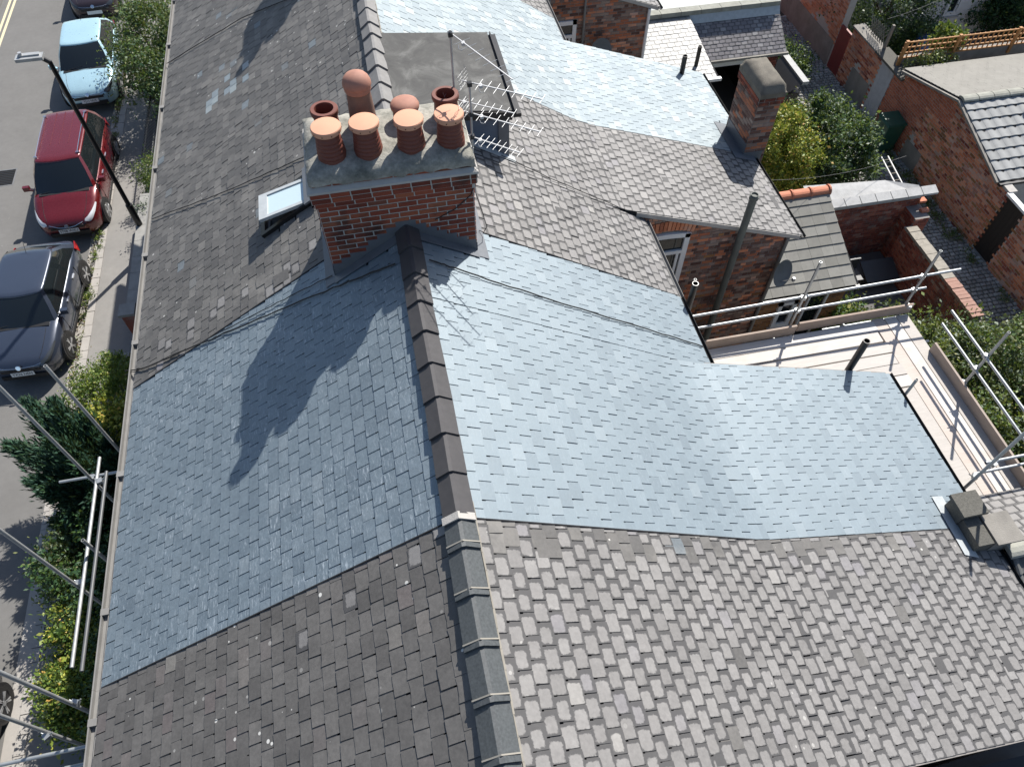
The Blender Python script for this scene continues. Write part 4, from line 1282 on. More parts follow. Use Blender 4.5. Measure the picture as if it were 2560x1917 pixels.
def keepW(c, z):
    y = 19.95 - c
    if z > ztop(y) - .05: return False
    if 17.38 < y < 18.05 and z < 2.12: return False
    if 10.98 < y < 11.72: return False
    if 14.9 < y < 15.7 and z < 0.95 + .3 * math.sin(y * 9): return False
    if 18.2 < y < 19.3 and z < 1.1 + .25 * math.sin(y * 7): return False
    if y < 11.0 and z > 2.26: return False
    return True
P_ = Pieces(); brick_face(P_, (15.2, 19.95, 0), (0, -1, 0), (-1, 0, 0), 13.9, .33, 3.05, matW, keep=keepW, header=4)
P_.emit('brick', wl, BP, 'brickwork', 300)
for ya, yb, zz in ((14.9, 15.7, 1.0), (18.2, 19.3, 1.15)):
    m = MB(); m.b2((15.188, ya, .33), (15.199, yb, zz)); m.build('render_patch', MT['render'], ob)
MT['door_white'] = plain('faded_white_boards', (0.46, 0.47, 0.48), .8, var=.25, scale=6)
for i in range(4):
    m = MB(); m.b2((15.17, 17.385 + i * .166, .40), (15.198, 17.385 + i * .166 + .16, 2.10)); m.build('door_board', MT['door_white'], ob)
MT['gate'] = plain('dark_brown_gate', (0.022, 0.016, 0.013), .6, var=.3)
for i in range(5):
    m = MB(); m.b2((15.21, 11.0 + i * .144, .42), (15.245, 11.0 + i * .144 + .138, 2.15)); m.build('gate_board', MT['gate'], ob)
m = MB(); m.b2((15.16, 10.0, 2.17), (15.30, 11.74, 2.235)); m.build('gate_lintel', MT['white'], ob)
m = MB(); m.poly([(15.08, 18.45, 2.20), (15.08, 16.88, 2.20), (15.50, 16.88, 2.26), (15.50, 18.45, 2.26)], .07, (0, 0, 1)); m.build('coping_slab', MT['dark_render'], ob)
m = MB(); m.poly([(15.12, 19.95, 2.17), (15.12, 18.46, 2.17), (15.5, 18.46, 2.2), (15.5, 19.95, 2.2)], .05, (0, 0, 1)); m.build('coping_slab', MT['render'], ob)
m = MB(); m.poly([(15.13, 12.15, 2.32), (22, 12.15, 2.32), (22, 14.55, 3.05), (15.13, 14.55, 3.05)], .05, (0, 0, 1)); m.poly([(15.13, 14.55, 3.05), (22, 14.55, 3.05), (22, 17.0, 2.43), (15.13, 17.0, 2.43)], .05, (0, 0, 1)); rf = m.build('roof', MT['deck'], ob)
tile_slope(rf, 'pt', TP, (15.13, 14.50, 3.04), (21.73, 14.50, 3.04), (15.13, 12.1, 2.31), 8, 22, rest='pantiles', name='pantile')
M = Mat('lichened_grey_tiles'); a = M.noise(3, 6, .7); vo = M.voro(6); s = M.math('LESS_THAN', vo.outputs['Distance'], .10)
c = M.mix(M.math('MULTIPLY', s, M.step(M.noise(1.5, 2), .4, .6)), M.scale_col((.26, .25, .225), M.math('MULTIPLY_ADD', a, .5, .75)), (.12, .12, .11)); MT['lichtile'] = M.out(c, .9, 0, .3)
TP['gt'] = tile_mesh('roof_tile', MT['lichtile'], .30, .36, .012); protos_w['gt'] = .30; protos_l['gt'] = .36
tile_slope(rf, 'gt', TP, (21.7, 14.60, 3.05), (15.13, 14.60, 3.05), (21.7, 17.02, 2.43), 16, 26, stagger=True, rest='flat_tiles', name='flat_tile', limit=200)
x = 15.13
while x < 21.6:
    m = MB(); m.lathe((0, 0, 0), [(.0, 0)], 3) if False else None
    n = 7; pr = [(math.cos(math.pi * k / 6) * .14, math.sin(math.pi * k / 6) * .075) for k in range(7)]
    m.add([(x, 14.55 + a, 3.06 + b) for a, b in pr] + [(x + .43, 14.55 + a, 3.06 + b) for a, b in pr], [(i, i + 1, n + i + 1, n + i) for i in range(n - 1)] + [tuple(range(n)), tuple(range(2 * n - 1, n - 1, -1))]); m.build('ridge_tile', MT['concrete'], rf)
    x += .45
m = MB(); m.bar((15.1, 12.1, 2.27), (15.1, 14.55, 3.01), .10, .06); m.bar((15.1, 14.55, 3.01), (15.1, 17.0, 2.38), .10, .06); m.build('verge', MT['render'], ob)
m = MB(); m.bar((15.1, 12.04, 2.26), (22, 12.04, 2.26), .10, .07); m.build('gutter', MT['black'], ob)
m = MB(); m.cyl((16.9, 14.1, 2.9), (16.9, 14.1, 3.15), .06, n=12); m.lathe((16.9, 14.1, 3.12), [(.09, 0), (.09, .1), (.05, .13)], 12); m.build('roof_vent', MT['render'], ob)

# green wheeled bin
BX = 0.12
bn = empty('wheelie_bin', (14.87, 16.2, .33), 'green wheeled refuse bin against the neat brick wall', 'bin')
MT['bin'] = plain('bin_green', (0.022, 0.085, 0.055), .45, var=.15)
m = MB(); m.add([(14.64, 15.98, .38), (15.10, 15.98, .38), (15.10, 16.44, .38), (14.64, 16.44, .38), (14.57, 15.92, 1.30), (15.14, 15.92, 1.30), (15.14, 16.50, 1.30), (14.57, 16.50, 1.30)], [(0, 3, 2, 1), (0, 1, 5, 4), (1, 2, 6, 5), (2, 3, 7, 6), (3, 0, 4, 7), (4, 5, 6, 7)]); m.build('body', MT['bin'], bn)
m = MB(); m.add([(14.54, 15.90, 1.30), (15.17, 15.90, 1.30), (15.17, 16.54, 1.34), (14.54, 16.54, 1.34), (14.58, 15.93, 1.36), (15.14, 15.93, 1.36), (15.14, 16.5, 1.42), (14.58, 16.5, 1.42)], [(0, 3, 2, 1), (4, 5, 6, 7), (0, 1, 5, 4), (1, 2, 6, 5), (2, 3, 7, 6), (3, 0, 4, 7)]); m.build('lid', MT['bin'], bn)
for yy in (16.03, 16.39):
    m = MB(); m.cyl((15.12, yy - .03, .43), (15.12, yy + .03, .43), .10, n=16); m.build('wheel', MT['black'], bn)

# ------------------------------------------------------------------ wall and door farther along the alley
fw = empty('boundary_wall', (15.3, 22.5, .33), 'tall orange brick wall with rendered foot at the far end of the alley', 'wall', 'brick walls in the rear yards')
m = MB(); m.b2((15.2, 20.62, .2), (15.43, 30, 2.9)); wl = m.build('wall_core', MT['mortar'], fw)
P_ = Pieces(); brick_face(P_, (15.2, 26.5, 0), (0, -1, 0), (-1, 0, 0), 5.88, .9, 2.9, 'rust', keep=lambda c, z: z > 1.3 + .2 * math.sin(c * 3) or random.random() < .1, header=4); P_.emit('brick', wl, BP, 'brickwork', 200)
m = MB(); m.b2((15.186, 20.7, .33), (15.199, 24.5, 1.2)); m.build('render_patch', MT['render'], fw)
rd = empty('yard_door', (15.25, 20.28, .33), 'dark red plank door in the alley wall', 'door')
MT['reddoor'] = plain('oxide_red_paint', (0.21, 0.035, 0.03), .55, var=.2)
for i in range(4):
    m = MB(); m.b2((15.19, 19.97 + i * .16, .4), (15.225, 19.97 + i * .16 + .155, 1.75)); m.build('plank', MT['reddoor'], rd)
m = MB(); m.b2((15.195, 19.955, 1.755), (15.26, 20.615, 1.83)); m.build('lintel', MT['reddoor'], rd)

# ------------------------------------------------------------------ outbuildings behind the pale wing (garage, lean-to, flat roof)
ga = empty('garage', (10.6, 19.2, .33), 'garage with mauve slate roof and wide dark opening', 'outbuilding', 'outbuildings in the rear yards')
m = MB()
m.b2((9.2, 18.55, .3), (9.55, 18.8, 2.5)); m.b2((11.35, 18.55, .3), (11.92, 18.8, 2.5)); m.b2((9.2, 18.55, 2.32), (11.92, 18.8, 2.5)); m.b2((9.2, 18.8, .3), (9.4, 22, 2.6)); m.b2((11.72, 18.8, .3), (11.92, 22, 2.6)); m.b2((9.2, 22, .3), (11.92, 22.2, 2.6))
wl = m.build('wall', MT['soot_and_shade'], ga)  # walls blackened so the garage inside reads as deep shade
P_ = Pieces(); brick_face(P_, (11.45, 18.55, 0), (1, 0, 0), (0, -1, 0), .47, .35, 2.45, 'yard'); P_.emit('brick', wl, BP, 'brickwork')
m = MB(); m.b2((9.5, 18.52, 2.24), (11.43, 18.56, 2.42)); m.b2((11.36, 18.52, .35), (11.44, 18.56, 2.24)); m.build('door_frame', MT['white'], ga)
m = MB(); m.poly([(9.15, 18.38, 2.58), (12.02, 18.38, 2.58), (12.02, 19.35, 3.22), (9.15, 19.35, 3.22)], .05, (0, 0, 1)); rf = m.build('roof', MT['deck'], ga)
SLP = {}
def slate_slope(parent, style, top0, top1, bot0, gauge, w, limit, rest):
    top0, top1, bot0 = Vector(top0), Vector(top1), Vector(bot0)
    ex = (top1 - top0); W = ex.length; ex.normalize(); dn = bot0 - top0; L = dn.length; dn.normalize(); ez = ex.cross(-dn)
    P_ = Pieces(); rows = int(round(L / gauge)); g = L / rows
    for r in range(rows):
        u = -(w / 2 if r % 2 else 0)
        while u < W - .02:
            a, b = max(u, 0), min(u + w, W); u += w
            if b - a < .04: continue
            tt = .0075 / g * .9
            ey = (-dn) * math.cos(tt) - ez * math.sin(tt); nz = ez * math.cos(tt) - dn * math.sin(tt)
            o = top0 + dn * ((r + 1) * g + random.uniform(-.006, .006)) + ex * ((a + b) / 2) + ez * (.017 + random.uniform(-.001, .003))
            P_.add(slate_proto(style, random.randrange(6)), frame(o, ex, ey, nz, b - a - .008, min(g * 1.7, (r + 1) * g + .01), 1), ez)
    P_.emit('slate', parent, SLATE_P, rest, limit)
slate_slope(rf, 'garage', (9.15, 19.33, 3.215), (12.02, 19.33, 3.215), (9.15, 18.36, 2.575), .118, .19, 200, 'slate_field')
m = MB(); m.bar((9.15, 18.33, 2.55), (12.05, 18.33, 2.55), .09, .07); m.build('gutter', MT['render'], ga)
m = MB(); m.poly([(9.2, 19.28, 3.22), (12.0, 19.28, 3.22), (12.0, 19.42, 3.42), (9.2, 19.42, 3.42)], .01, (0, -1, .5)); m.build('lead_flashing', MT['lead_pale'], ga)
fr_ = empty('flat_roofed_extension', (9.5, 22, .33), 'flat roofed extension with pale felt and jointed coping at the top edge', 'outbuilding', 'outbuildings in the rear yards')
m = MB(); m.b2((7.1, 22.3, .3), (11.95, 28, 3.42)); m.build('wall', BR['yard'], fr_)
m = MB(); m.b2((7.12, 19.55, 3.30), (11.93, 22.29, 3.42)); m.build('roof_deck', MT['soot_and_shade'], fr_)
MT['paleroof'] = plain('pale_grey_felt', (0.50, 0.52, 0.50), .8, var=.12, scale=2)
m = MB(); m.b2((7.1, 19.62, 3.42), (11.92, 28, 3.47)); m.build('flat_roof', MT['paleroof'], fr_)
x = 7.1
while x < 11.9:
    m = MB(); m.b2((x, 19.40, 3.42), (min(x + .60, 11.98), 19.66, 3.55)); m.build('coping_stone', MT['concrete'], fr_); x += .612
le = empty('lean_to', (8.3, 18.2, .33), 'low lean-to with slates whitened for sun glare behind the pale wing', 'outbuilding', 'outbuildings in the rear yards')
m = MB(); m.b2((7.1, 17.1, .3), (9.05, 19.4, 2.95)); wl = m.build('wall', MT['mortar_dark'], le)
P_ = Pieces(); brick_face(P_, (7.1, 17.1, 0), (1, 0, 0), (0, -1, 0), 1.95, .4, 2.95, 'ochre'); P_.emit('brick', wl, BP, 'brickwork', 60)
m = MB(); m.poly([(7.1, 16.95, 2.99), (9.25, 16.95, 2.99), (9.15, 19.45, 3.40), (7.1, 19.45, 3.40)], .05, (0, 0, 1)); rf = m.build('roof', MT['deck'], le)
slate_slope(rf, 'white', (7.1, 19.43, 3.39), (9.2, 19.43, 3.39), (7.1, 16.93, 2.985), .165, .22, 220, 'slate_field')
m = MB(); m.bar((7.2, 16.90, 2.96), (9.3, 16.90, 2.96), .10, .08); m.build('gutter', MT['white'], le)
# black garden shed roof
sh = empty('store_shed', (12.6, 18.8, .33), 'low black felted store beside the garage pier', 'outbuilding', 'outbuildings in the rear yards')
m = MB(); m.add([(12.15, 17.9, 1.45), (12.62, 17.9, 1.75), (12.62, 19.4, 1.75), (12.15, 19.4, 1.45)], [(0, 1, 2, 3)]); m.b2((12.15, 17.92, .3), (12.6, 19.38, 1.43)); m.build('body', MT['black'], sh)
m = MB(); m.b2((12.60, 17.9, 1.70), (12.80, 19.6, 1.80)); m.build('coping', MT['coping'], sh)

# ------------------------------------------------------------------ annex roof beyond the near wing
an_ = empty('rear_annex', (9.5, 2.45, .33), 'annex with slate and ribbed tile roof past the stump chimney', 'outbuilding', 'outbuildings in the rear yards')
m = MB(); m.b2((7.46, 1.4, .3), (11, 3.3, 4.45)); m.build('wall', MT['mortar_dark'], an_)
m = MB(); m.poly([(7.44, 2.45, 5.02), (11, 2.45, 5.02), (11, 3.42, 4.52), (7.44, 3.42, 4.52)], .05, (0, 0, 1)); m.poly([(7.40, 1.3, 4.46), (11, 1.3, 4.46), (11, 2.45, 5.02), (7.40, 2.45, 5.02)], .05, (0, 0, 1)); rf = m.build('roof', MT['deck'], an_)
slate_slope(rf, 'oldR', (11, 2.47, 5.02), (7.44, 2.47, 5.02), (11, 3.44, 4.52), .157, .203, 150, 'slate_field')
MT['rib'] = plain('dark_ribbed_tile', (0.13, 0.13, 0.125), .7, var=.2)
WAVE = 0.022
TP['rt'] = tile_mesh('ribbed_tile', MT['rib'], .30, .36, .02, 2); protos_w['rt'] = .30; protos_l['rt'] = .36
tile_slope(rf, 'rt', TP, (7.42, 2.43, 5.02), (11.0, 2.43, 5.02), (7.42, 1.3, 4.46), 4, 12, rest='ribbed_tiles', name='ribbed_tile')
x = 7.36
while x < 10.9:
    m = MB(); n = 7; pr = [(math.cos(math.pi * k / 6) * .13, math.sin(math.pi * k / 6) * .08) for k in range(7)]
    m.add([(x, 2.45 + a, 5.04 + b) for a, b in pr] + [(x + .43, 2.45 + a, 5.04 + b) for a, b in pr], [(i, i + 1, n + i + 1, n + i) for i in range(n - 1)] + [tuple(range(n)), tuple(range(2 * n - 1, n - 1, -1))]); m.build('ridge_tile', MT['concrete'], rf)
    x += .45
# dark tiled roof glimpsed below the near verge
lo_ = empty('outhouse', (6.0, -.6, .33), 'dark roof glimpsed below the nearest wing at the corner', 'outbuilding', 'outbuildings in the rear yards')
m = MB(); m.b2((4.2, -2, .3), (9, .1, 3.3)); m.build('wall', MT['mortar_dark'], lo_)
m = MB(); m.poly([(4.1, -2.1, 3.3), (9.2, -2.1, 3.3), (9.2, .14, 3.8), (4.1, .14, 3.8)], .06, (0, 0, 1)); rf = m.build('roof', MT['black'], lo_)
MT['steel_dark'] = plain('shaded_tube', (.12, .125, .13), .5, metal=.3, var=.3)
# ------------------------------------------------------------------ scaffolding, street side
def tube(name, p0, p1, mat, parent, r=.0242, n=10):
    m = MB(); m.pipe(p0, p1, r, r * .84, n); return m.build(name, mat, parent, True, 40)
def coupler(parent, p):
    m = MB(); R = Matrix.Rotation(random.uniform(0, 3), 3, 'Z')
    m.box(p, (.085, .075, .07), R); m.cyl(Vector(p) + Vector((.03, 0, .02)), Vector(p) + Vector((.085, .02, .05)), .009, n=6); m.cyl(Vector(p) + Vector((-.03, .02, -.02)), Vector(p) + Vector((-.075, .05, .01)), .009, n=6)
    return m.build('coupler', MT['steel'], parent)
sc = empty('scaffold', (-5.2, 5.0, 0), 'bare tube scaffold standing in the front garden along the street gutter', 'scaffold', 'scaffolds around the re-roofed house')
XO, XI = -5.50, -5.0
for (x, y, z1, mt) in ((XO, 6.66, 8.2, 'steel_old'), (XI, 6.94, 6.78, 'steel_old'), (XO, 4.90, 8.0, 'steel_old'), (XI, 5.09, 5.25, 'steel_old'), (XI, 3.02, 6.66, 'steel_old'), (XO, 2.88, 7.6, 'steel_old')):
    tube('standard', (x, y, 0.09), (x, y, z1), MT[mt], sc)
for (x, z, ya, yb) in ((-5.10, 4.90, 3.50, 6.62), (-4.72, 5.40, 3.25, 6.02)):
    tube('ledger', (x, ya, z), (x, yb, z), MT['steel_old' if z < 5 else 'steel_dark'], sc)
for (ya, z, xa, xb) in ((6.72, 4.26, -6.0, -4.5), (2.60, 4.55, -6.3, -4.3), (2.46, 4.30, -5.9, -4.3), (2.25, 4.0, -5.0, -4.3)):
    tube('transom', (xa, ya, z), (xb, ya, z), MT['steel'], sc)
for p in ((XO, 6.70, 4.26), (XO + .04, 4.93, 4.3), (XO, 2.84, 4.5), (XI, 3.05, 4.9), (-5.05, 6.2, 4.9)): coupler(sc, p)

# ------------------------------------------------------------------ scaffolding with boarded platform, yard side
sr = empty('scaffold', (8.0, 6.4, .33), 'boarded scaffold platform wrapping the rear corner of the blue roof', 'scaffold', 'scaffolds around the re-roofed house')
M = Mat('scaffold_board'); r = M.rnd()
gr = M.noise(4, 5, .6, M.map(M.pos(), (1, 9, 1)))
st = M.step(M.noise(1.6, 5, .7), .5, .75)
c = M.scale_col(M.ramp(r, [(0, (.46, .43, .395)), (.5, (.58, .55, .515)), (.85, (.64, .62, .59)), (1, (.53, .465, .415))]), M.math('MULTIPLY_ADD', gr, .35, .82))
MT['board'] = M.out(M.mix(M.math('MULTIPLY', st, .4), c, (.46, .38, .32)), .8, 0, .3); M.bump(gr, .3, .004)
M = Mat('toe_board'); gr = M.noise(5, 5, .6)
MT['toe'] = M.out(M.scale_col(M.ramp(M.rnd(), [(0, (.34, .255, .20)), (1, (.37, .335, .305))]), M.math('MULTIPLY_ADD', gr, .5, .75)), .8, 0, .3)
ZP = 4.20
# boards running along X beside the verge
y = 5.72
for i in range(6):
    w = .225
    m = MB(); yc = y + w / 2
    m.b2((4.2 + random.uniform(-.1, .1), y, ZP - .04 + random.uniform(-.004, .004)), (8.19 + random.uniform(-.03, .06), y + w, ZP + random.uniform(-.003, .006)))
    m.build('board', MT['board'], sr); y += w + random.uniform(.008, .03)
# boards running along Y past the gutter
x = 7.50
for i in range(6):
    m = MB(); w = .225
    ya, yb = (3.46, 7.2) if i > 2 else (3.46, 5.70)
    m.b2((x, ya + random.uniform(-.02, .02), ZP - .045 + random.uniform(-.004, .004)), (x + w, yb + random.uniform(-.03, .03), ZP - .004 + random.uniform(-.003, .004)))
    m.build('board', MT['board'], sr); x += w + random.uniform(.012, .02)
for (a, b) in (((4.65, 7.22, ZP + .105), (6.66, 7.22, ZP + .105)), ((6.72, 7.26, ZP + .115), (8.98, 7.26, ZP + .115)), ((8.90, 6.36, ZP + .10), (8.90, 3.30, ZP + .10))):
    m = MB(); m.bar(a, b, .038, .225); m.build('toe_board', MT['toe'], sr)
for (x, y, z0, z1, mt) in ((4.42, 7.32, .33, 6.0, 'steel_old'), (6.60, 7.32, .33, 5.94, 'steel'), (8.87, 7.32, .33, 5.74, 'steel'), (8.97, 5.49, .33, 5.73, 'steel_old'), (7.42, 5.18, .33, 5.33, 'steel_old'), (7.52, 3.52, .33, 6.9, 'steel_old'), (8.95, 3.6, .33, 5.8, 'steel_old'), (6.4, 5.95, .33, 4.42, 'steel_old')):
    tube('standard', (x, y, z0), (x, y, z1), MT[mt], sr)
for (a, b) in (((4.42, 7.36, 5.0), (9.62, 7.36, 5.09)), ((4.52, 7.36, 4.64), (9.13, 7.36, 4.72)), ((8.92, 6.50, 5.11), (8.92, 3.0, 5.11)), ((8.92, 6.50, 4.77), (8.92, 3.0, 4.77)), ((7.9, 3.76, 5.0), (9.6, 3.76, 5.0)), ((7.9, 3.76, 4.65), (9.6, 3.76, 4.65)), ((7.3, 7.28, 4.06), (9.0, 7.28, 4.06))):
    tube('guard_rail' if a[2] > 4.5 else 'ledger', a, b, MT['steel'], sr)
for xx in (4.9, 6.3, 7.7): tube('transom', (xx, 5.64, 4.125), (xx, 7.4, 4.125), MT['steel_old'], sr)
for yy in (3.7, 5.2, 6.6): tube('transom', (7.4, yy, 4.12), (9.05, yy, 4.12), MT['steel_old'], sr)
for p in ((6.62, 7.35, 5.03), (6.62, 7.35, 4.68), (8.88, 7.35, 5.07), (8.88, 7.35, 4.71), (8.94, 5.5, 5.11), (8.94, 5.5, 4.77), (8.0, 3.72, 5.0), (7.9, 3.72, 4.65), (8.90, 7.25, 4.38), (8.95, 5.5, 4.36)): coupler(sr, p)

# ------------------------------------------------------------------ street lamp
MT['lamp_black'] = plain('black_lamp_paint', (0.010, 0.010, 0.011), .35, var=.2)
lx, ly = -6.92, 16.63
lp_ = empty('street_lamp', (lx, ly, .1), 'tall black street lamp leaning over the parked cars', 'street lamp')
m = MB(); m.cyl((lx, ly, .08), (lx, ly, 1.6), .085, .085, 14); m.build('base', MT['lamp_black'], lp_, True, 40)
m = MB(); m.cyl((lx, ly, 1.6), (lx, ly, 5.62), .058, .050, 12); m.cyl((lx, ly, 5.60), (lx - .12, ly, 5.72), .05, .05, 10); m.build('column', MT['lamp_black'], lp_, True, 40)
m = MB(); m.box((lx - .34, ly, 5.75), (.56, .22, .07)); m.box((lx - .34, ly + .03, 5.80), (.44, .10, .035)); m.build('lamp_head', MT['steel_old'], lp_)
m = MB(); m.box((lx - .38, ly, 5.708), (.40, .17, .014)); m.build('lens', MT['white'], lp_)
m = MB(); m.cyl((lx - .50, ly + .02, 5.80), (lx - .50, ly + .02, 5.87), .04, n=10); m.build('photocell', MT['alu'], lp_)

# ------------------------------------------------------------------ drain cover
dg = empty('drain_cover', (-11.55, 20.7, 0), 'square iron drain grate set in the road', 'drain')
MT['grate'] = plain('worn_iron_grate', (.20, .20, .20), .5, metal=.3, var=.3)
m = MB(); m.b2((-11.95, 20.30, -.03), (-11.25, 21.10, .004)); m.build('frame', MT['grate'], dg)
for i in range(9):
    m = MB(); m.b2((-11.90, 20.36 + i * .082, .002), (-11.30, 20.36 + i * .082 + .034, .013)); m.build('grate_bar', MT['iron'], dg)
m = MB(); m.b2((-11.91, 20.34, .0045), (-11.29, 21.06, .006)); m.build('sump', MT['soot_and_shade'], dg)  # flat black sheet stands for the shaded pit under the bars

# ------------------------------------------------------------------ front garden walls, piers, railings
MT['wallcop'] = plain('weathered_stone_coping', (.27, .265, .25), .9, var=.35, scale=6)
GW = [(13.6, 17.9), (8.0, 11.2), (18.9, 22.6)]
for i, (a, b) in enumerate(GW):
    t = empty('garden_wall', (-6.85, (a + b) / 2, .1), ('low front garden wall with stone coping behind the grey hatchback', 'low front garden wall hidden under the conifer', 'low wall carrying black railings behind the red car')[i], 'wall', 'low front garden walls')
    m = MB(); m.b2((-6.97, a, .08), (-6.74, b, .84 if i != 2 else .5)); wl = m.build('wall_core', MT['mortar_dark'], t)
    P_ = Pieces(); brick_face(P_, (-6.97, b, 0), (0, -1, 0), (-1, 0, 0), b - a, .1, .84 if i != 2 else .5, 'yard'); P_.emit('brick', wl, BP, 'brickwork', 80)
    yy = a
    while yy < b - .05:
        L = min(.6, b - yy); m = MB(); z = .84 if i != 2 else .5
        m.b2((-7.0, yy, z), (-6.71, yy + L - .01, z + .08)); m.build('coping_stone', MT['wallcop'], t); yy += L
for i, yy in enumerate((13.42, 11.85)):
    t = empty('gate_pier', (-6.9, yy, .1), ('square brick gate pier nearer the grey hatchback doors', 'square brick gate pier beside the clipped hedge')[i], 'pier', 'gate piers along the pavement')
    m = MB(); m.b2((-7.06, yy - .15, .08), (-6.76, yy + .15, .98)); m.build('shaft', BR['yard'], t)
    m = MB(); m.b2((-7.1, yy - .19, .98), (-6.72, yy + .19, 1.06)); m.build('cap', MT['wallcop'], t)
for i, yy in enumerate((17.95, 13.3, 11.7)):
    t = empty('partition_wall', (-5.5, yy, .08), ('low partition wall between gardens by the lamp base', 'low partition wall between gardens near the gate pier', 'low partition wall beside the clipped hedge')[i], 'wall', 'low front garden walls')
    m = MB(); m.b2((-6.73, yy - .11, .08), (-4.15, yy + .11, .8)); m.build('wall_core', BR['yard'], t)
    m = MB(); m.b2((-6.71, yy - .14, .8), (-4.15, yy + .14, .87)); m.build('coping', MT['wallcop'], t)
rl = empty('railing', (-6.85, 20.7, .58), 'black iron garden railing behind the red car', 'railing')
for i in range(31):
    m = MB(); yy = 18.95 + i * .12; m.cyl((-6.85, yy, .58), (-6.85, yy, 1.38), .009, n=6); m.cyl((-6.85, yy, 1.38), (-6.85, yy, 1.44), .014, .001, 6); m.build('bar', MT['iron'], rl)
for zz in (.72, 1.30):
    m = MB(); m.b2((-6.87, 18.9, zz), (-6.83, 22.6, zz + .02)); m.build('rail', MT['iron'], rl)

# ------------------------------------------------------------------ cars
MT['tyre'] = plain('tyre_rubber', (.012, .012, .012), .8, var=.2)
MT['rim'] = plain('alloy_rim', (.50, .51, .52), .3, metal=.7, var=.1)
MT['rim_dark'] = plain('dark_alloy_rim', (.18, .18, .18), .3, metal=.6, var=.1)
MT['chrome'] = plain('chrome', (.75, .76, .78), .12, metal=1.0, var=.04)
MT['trim'] = plain('black_trim', (.014, .014, .015), .5, var=.1)
MT['plate_w'] = plain('white_plate', (.72, .72, .70), .5, var=.04)
MT['plate_t'] = plain('plate_letters', (.01, .01, .01), .6, var=.02)
MT['lampglass'] = plain('headlamp_glass', (.62, .64, .66), .08, var=.15, spec=.9)
MT['lampdark'] = plain('dark_headlamp', (.05, .055, .06), .06, var=.2, spec=.9)
MT['redlamp'] = plain('tail_lamp_red', (.32, .012, .012), .15, var=.1)
def paint(name, c, flake=.2, rough=.25):
    M = Mat(name); nz = M.noise(2.5, 4)
    m = M.out(M.scale_col(c, M.math('MULTIPLY_ADD', nz, .16, .92)), M.math('MULTIPLY_ADD', M.noise(12, 5), .15, rough), flake, .5)
    M.b.inputs['Coat Weight'].default_value = .8; M.b.inputs['Coat Roughness'].default_value = .06
    return m
def lerp(a, b, t): return a + (b - a) * t
def interp(tab, t):
    for (t0, v0), (t1, v1) in zip(tab[:-1], tab[1:]):
        if t <= t1:
            q = (t - t0) / (t1 - t0); q = max(0, min(1, q)); return v0 + (v1 - v0) * q
    return tab[-1][1]
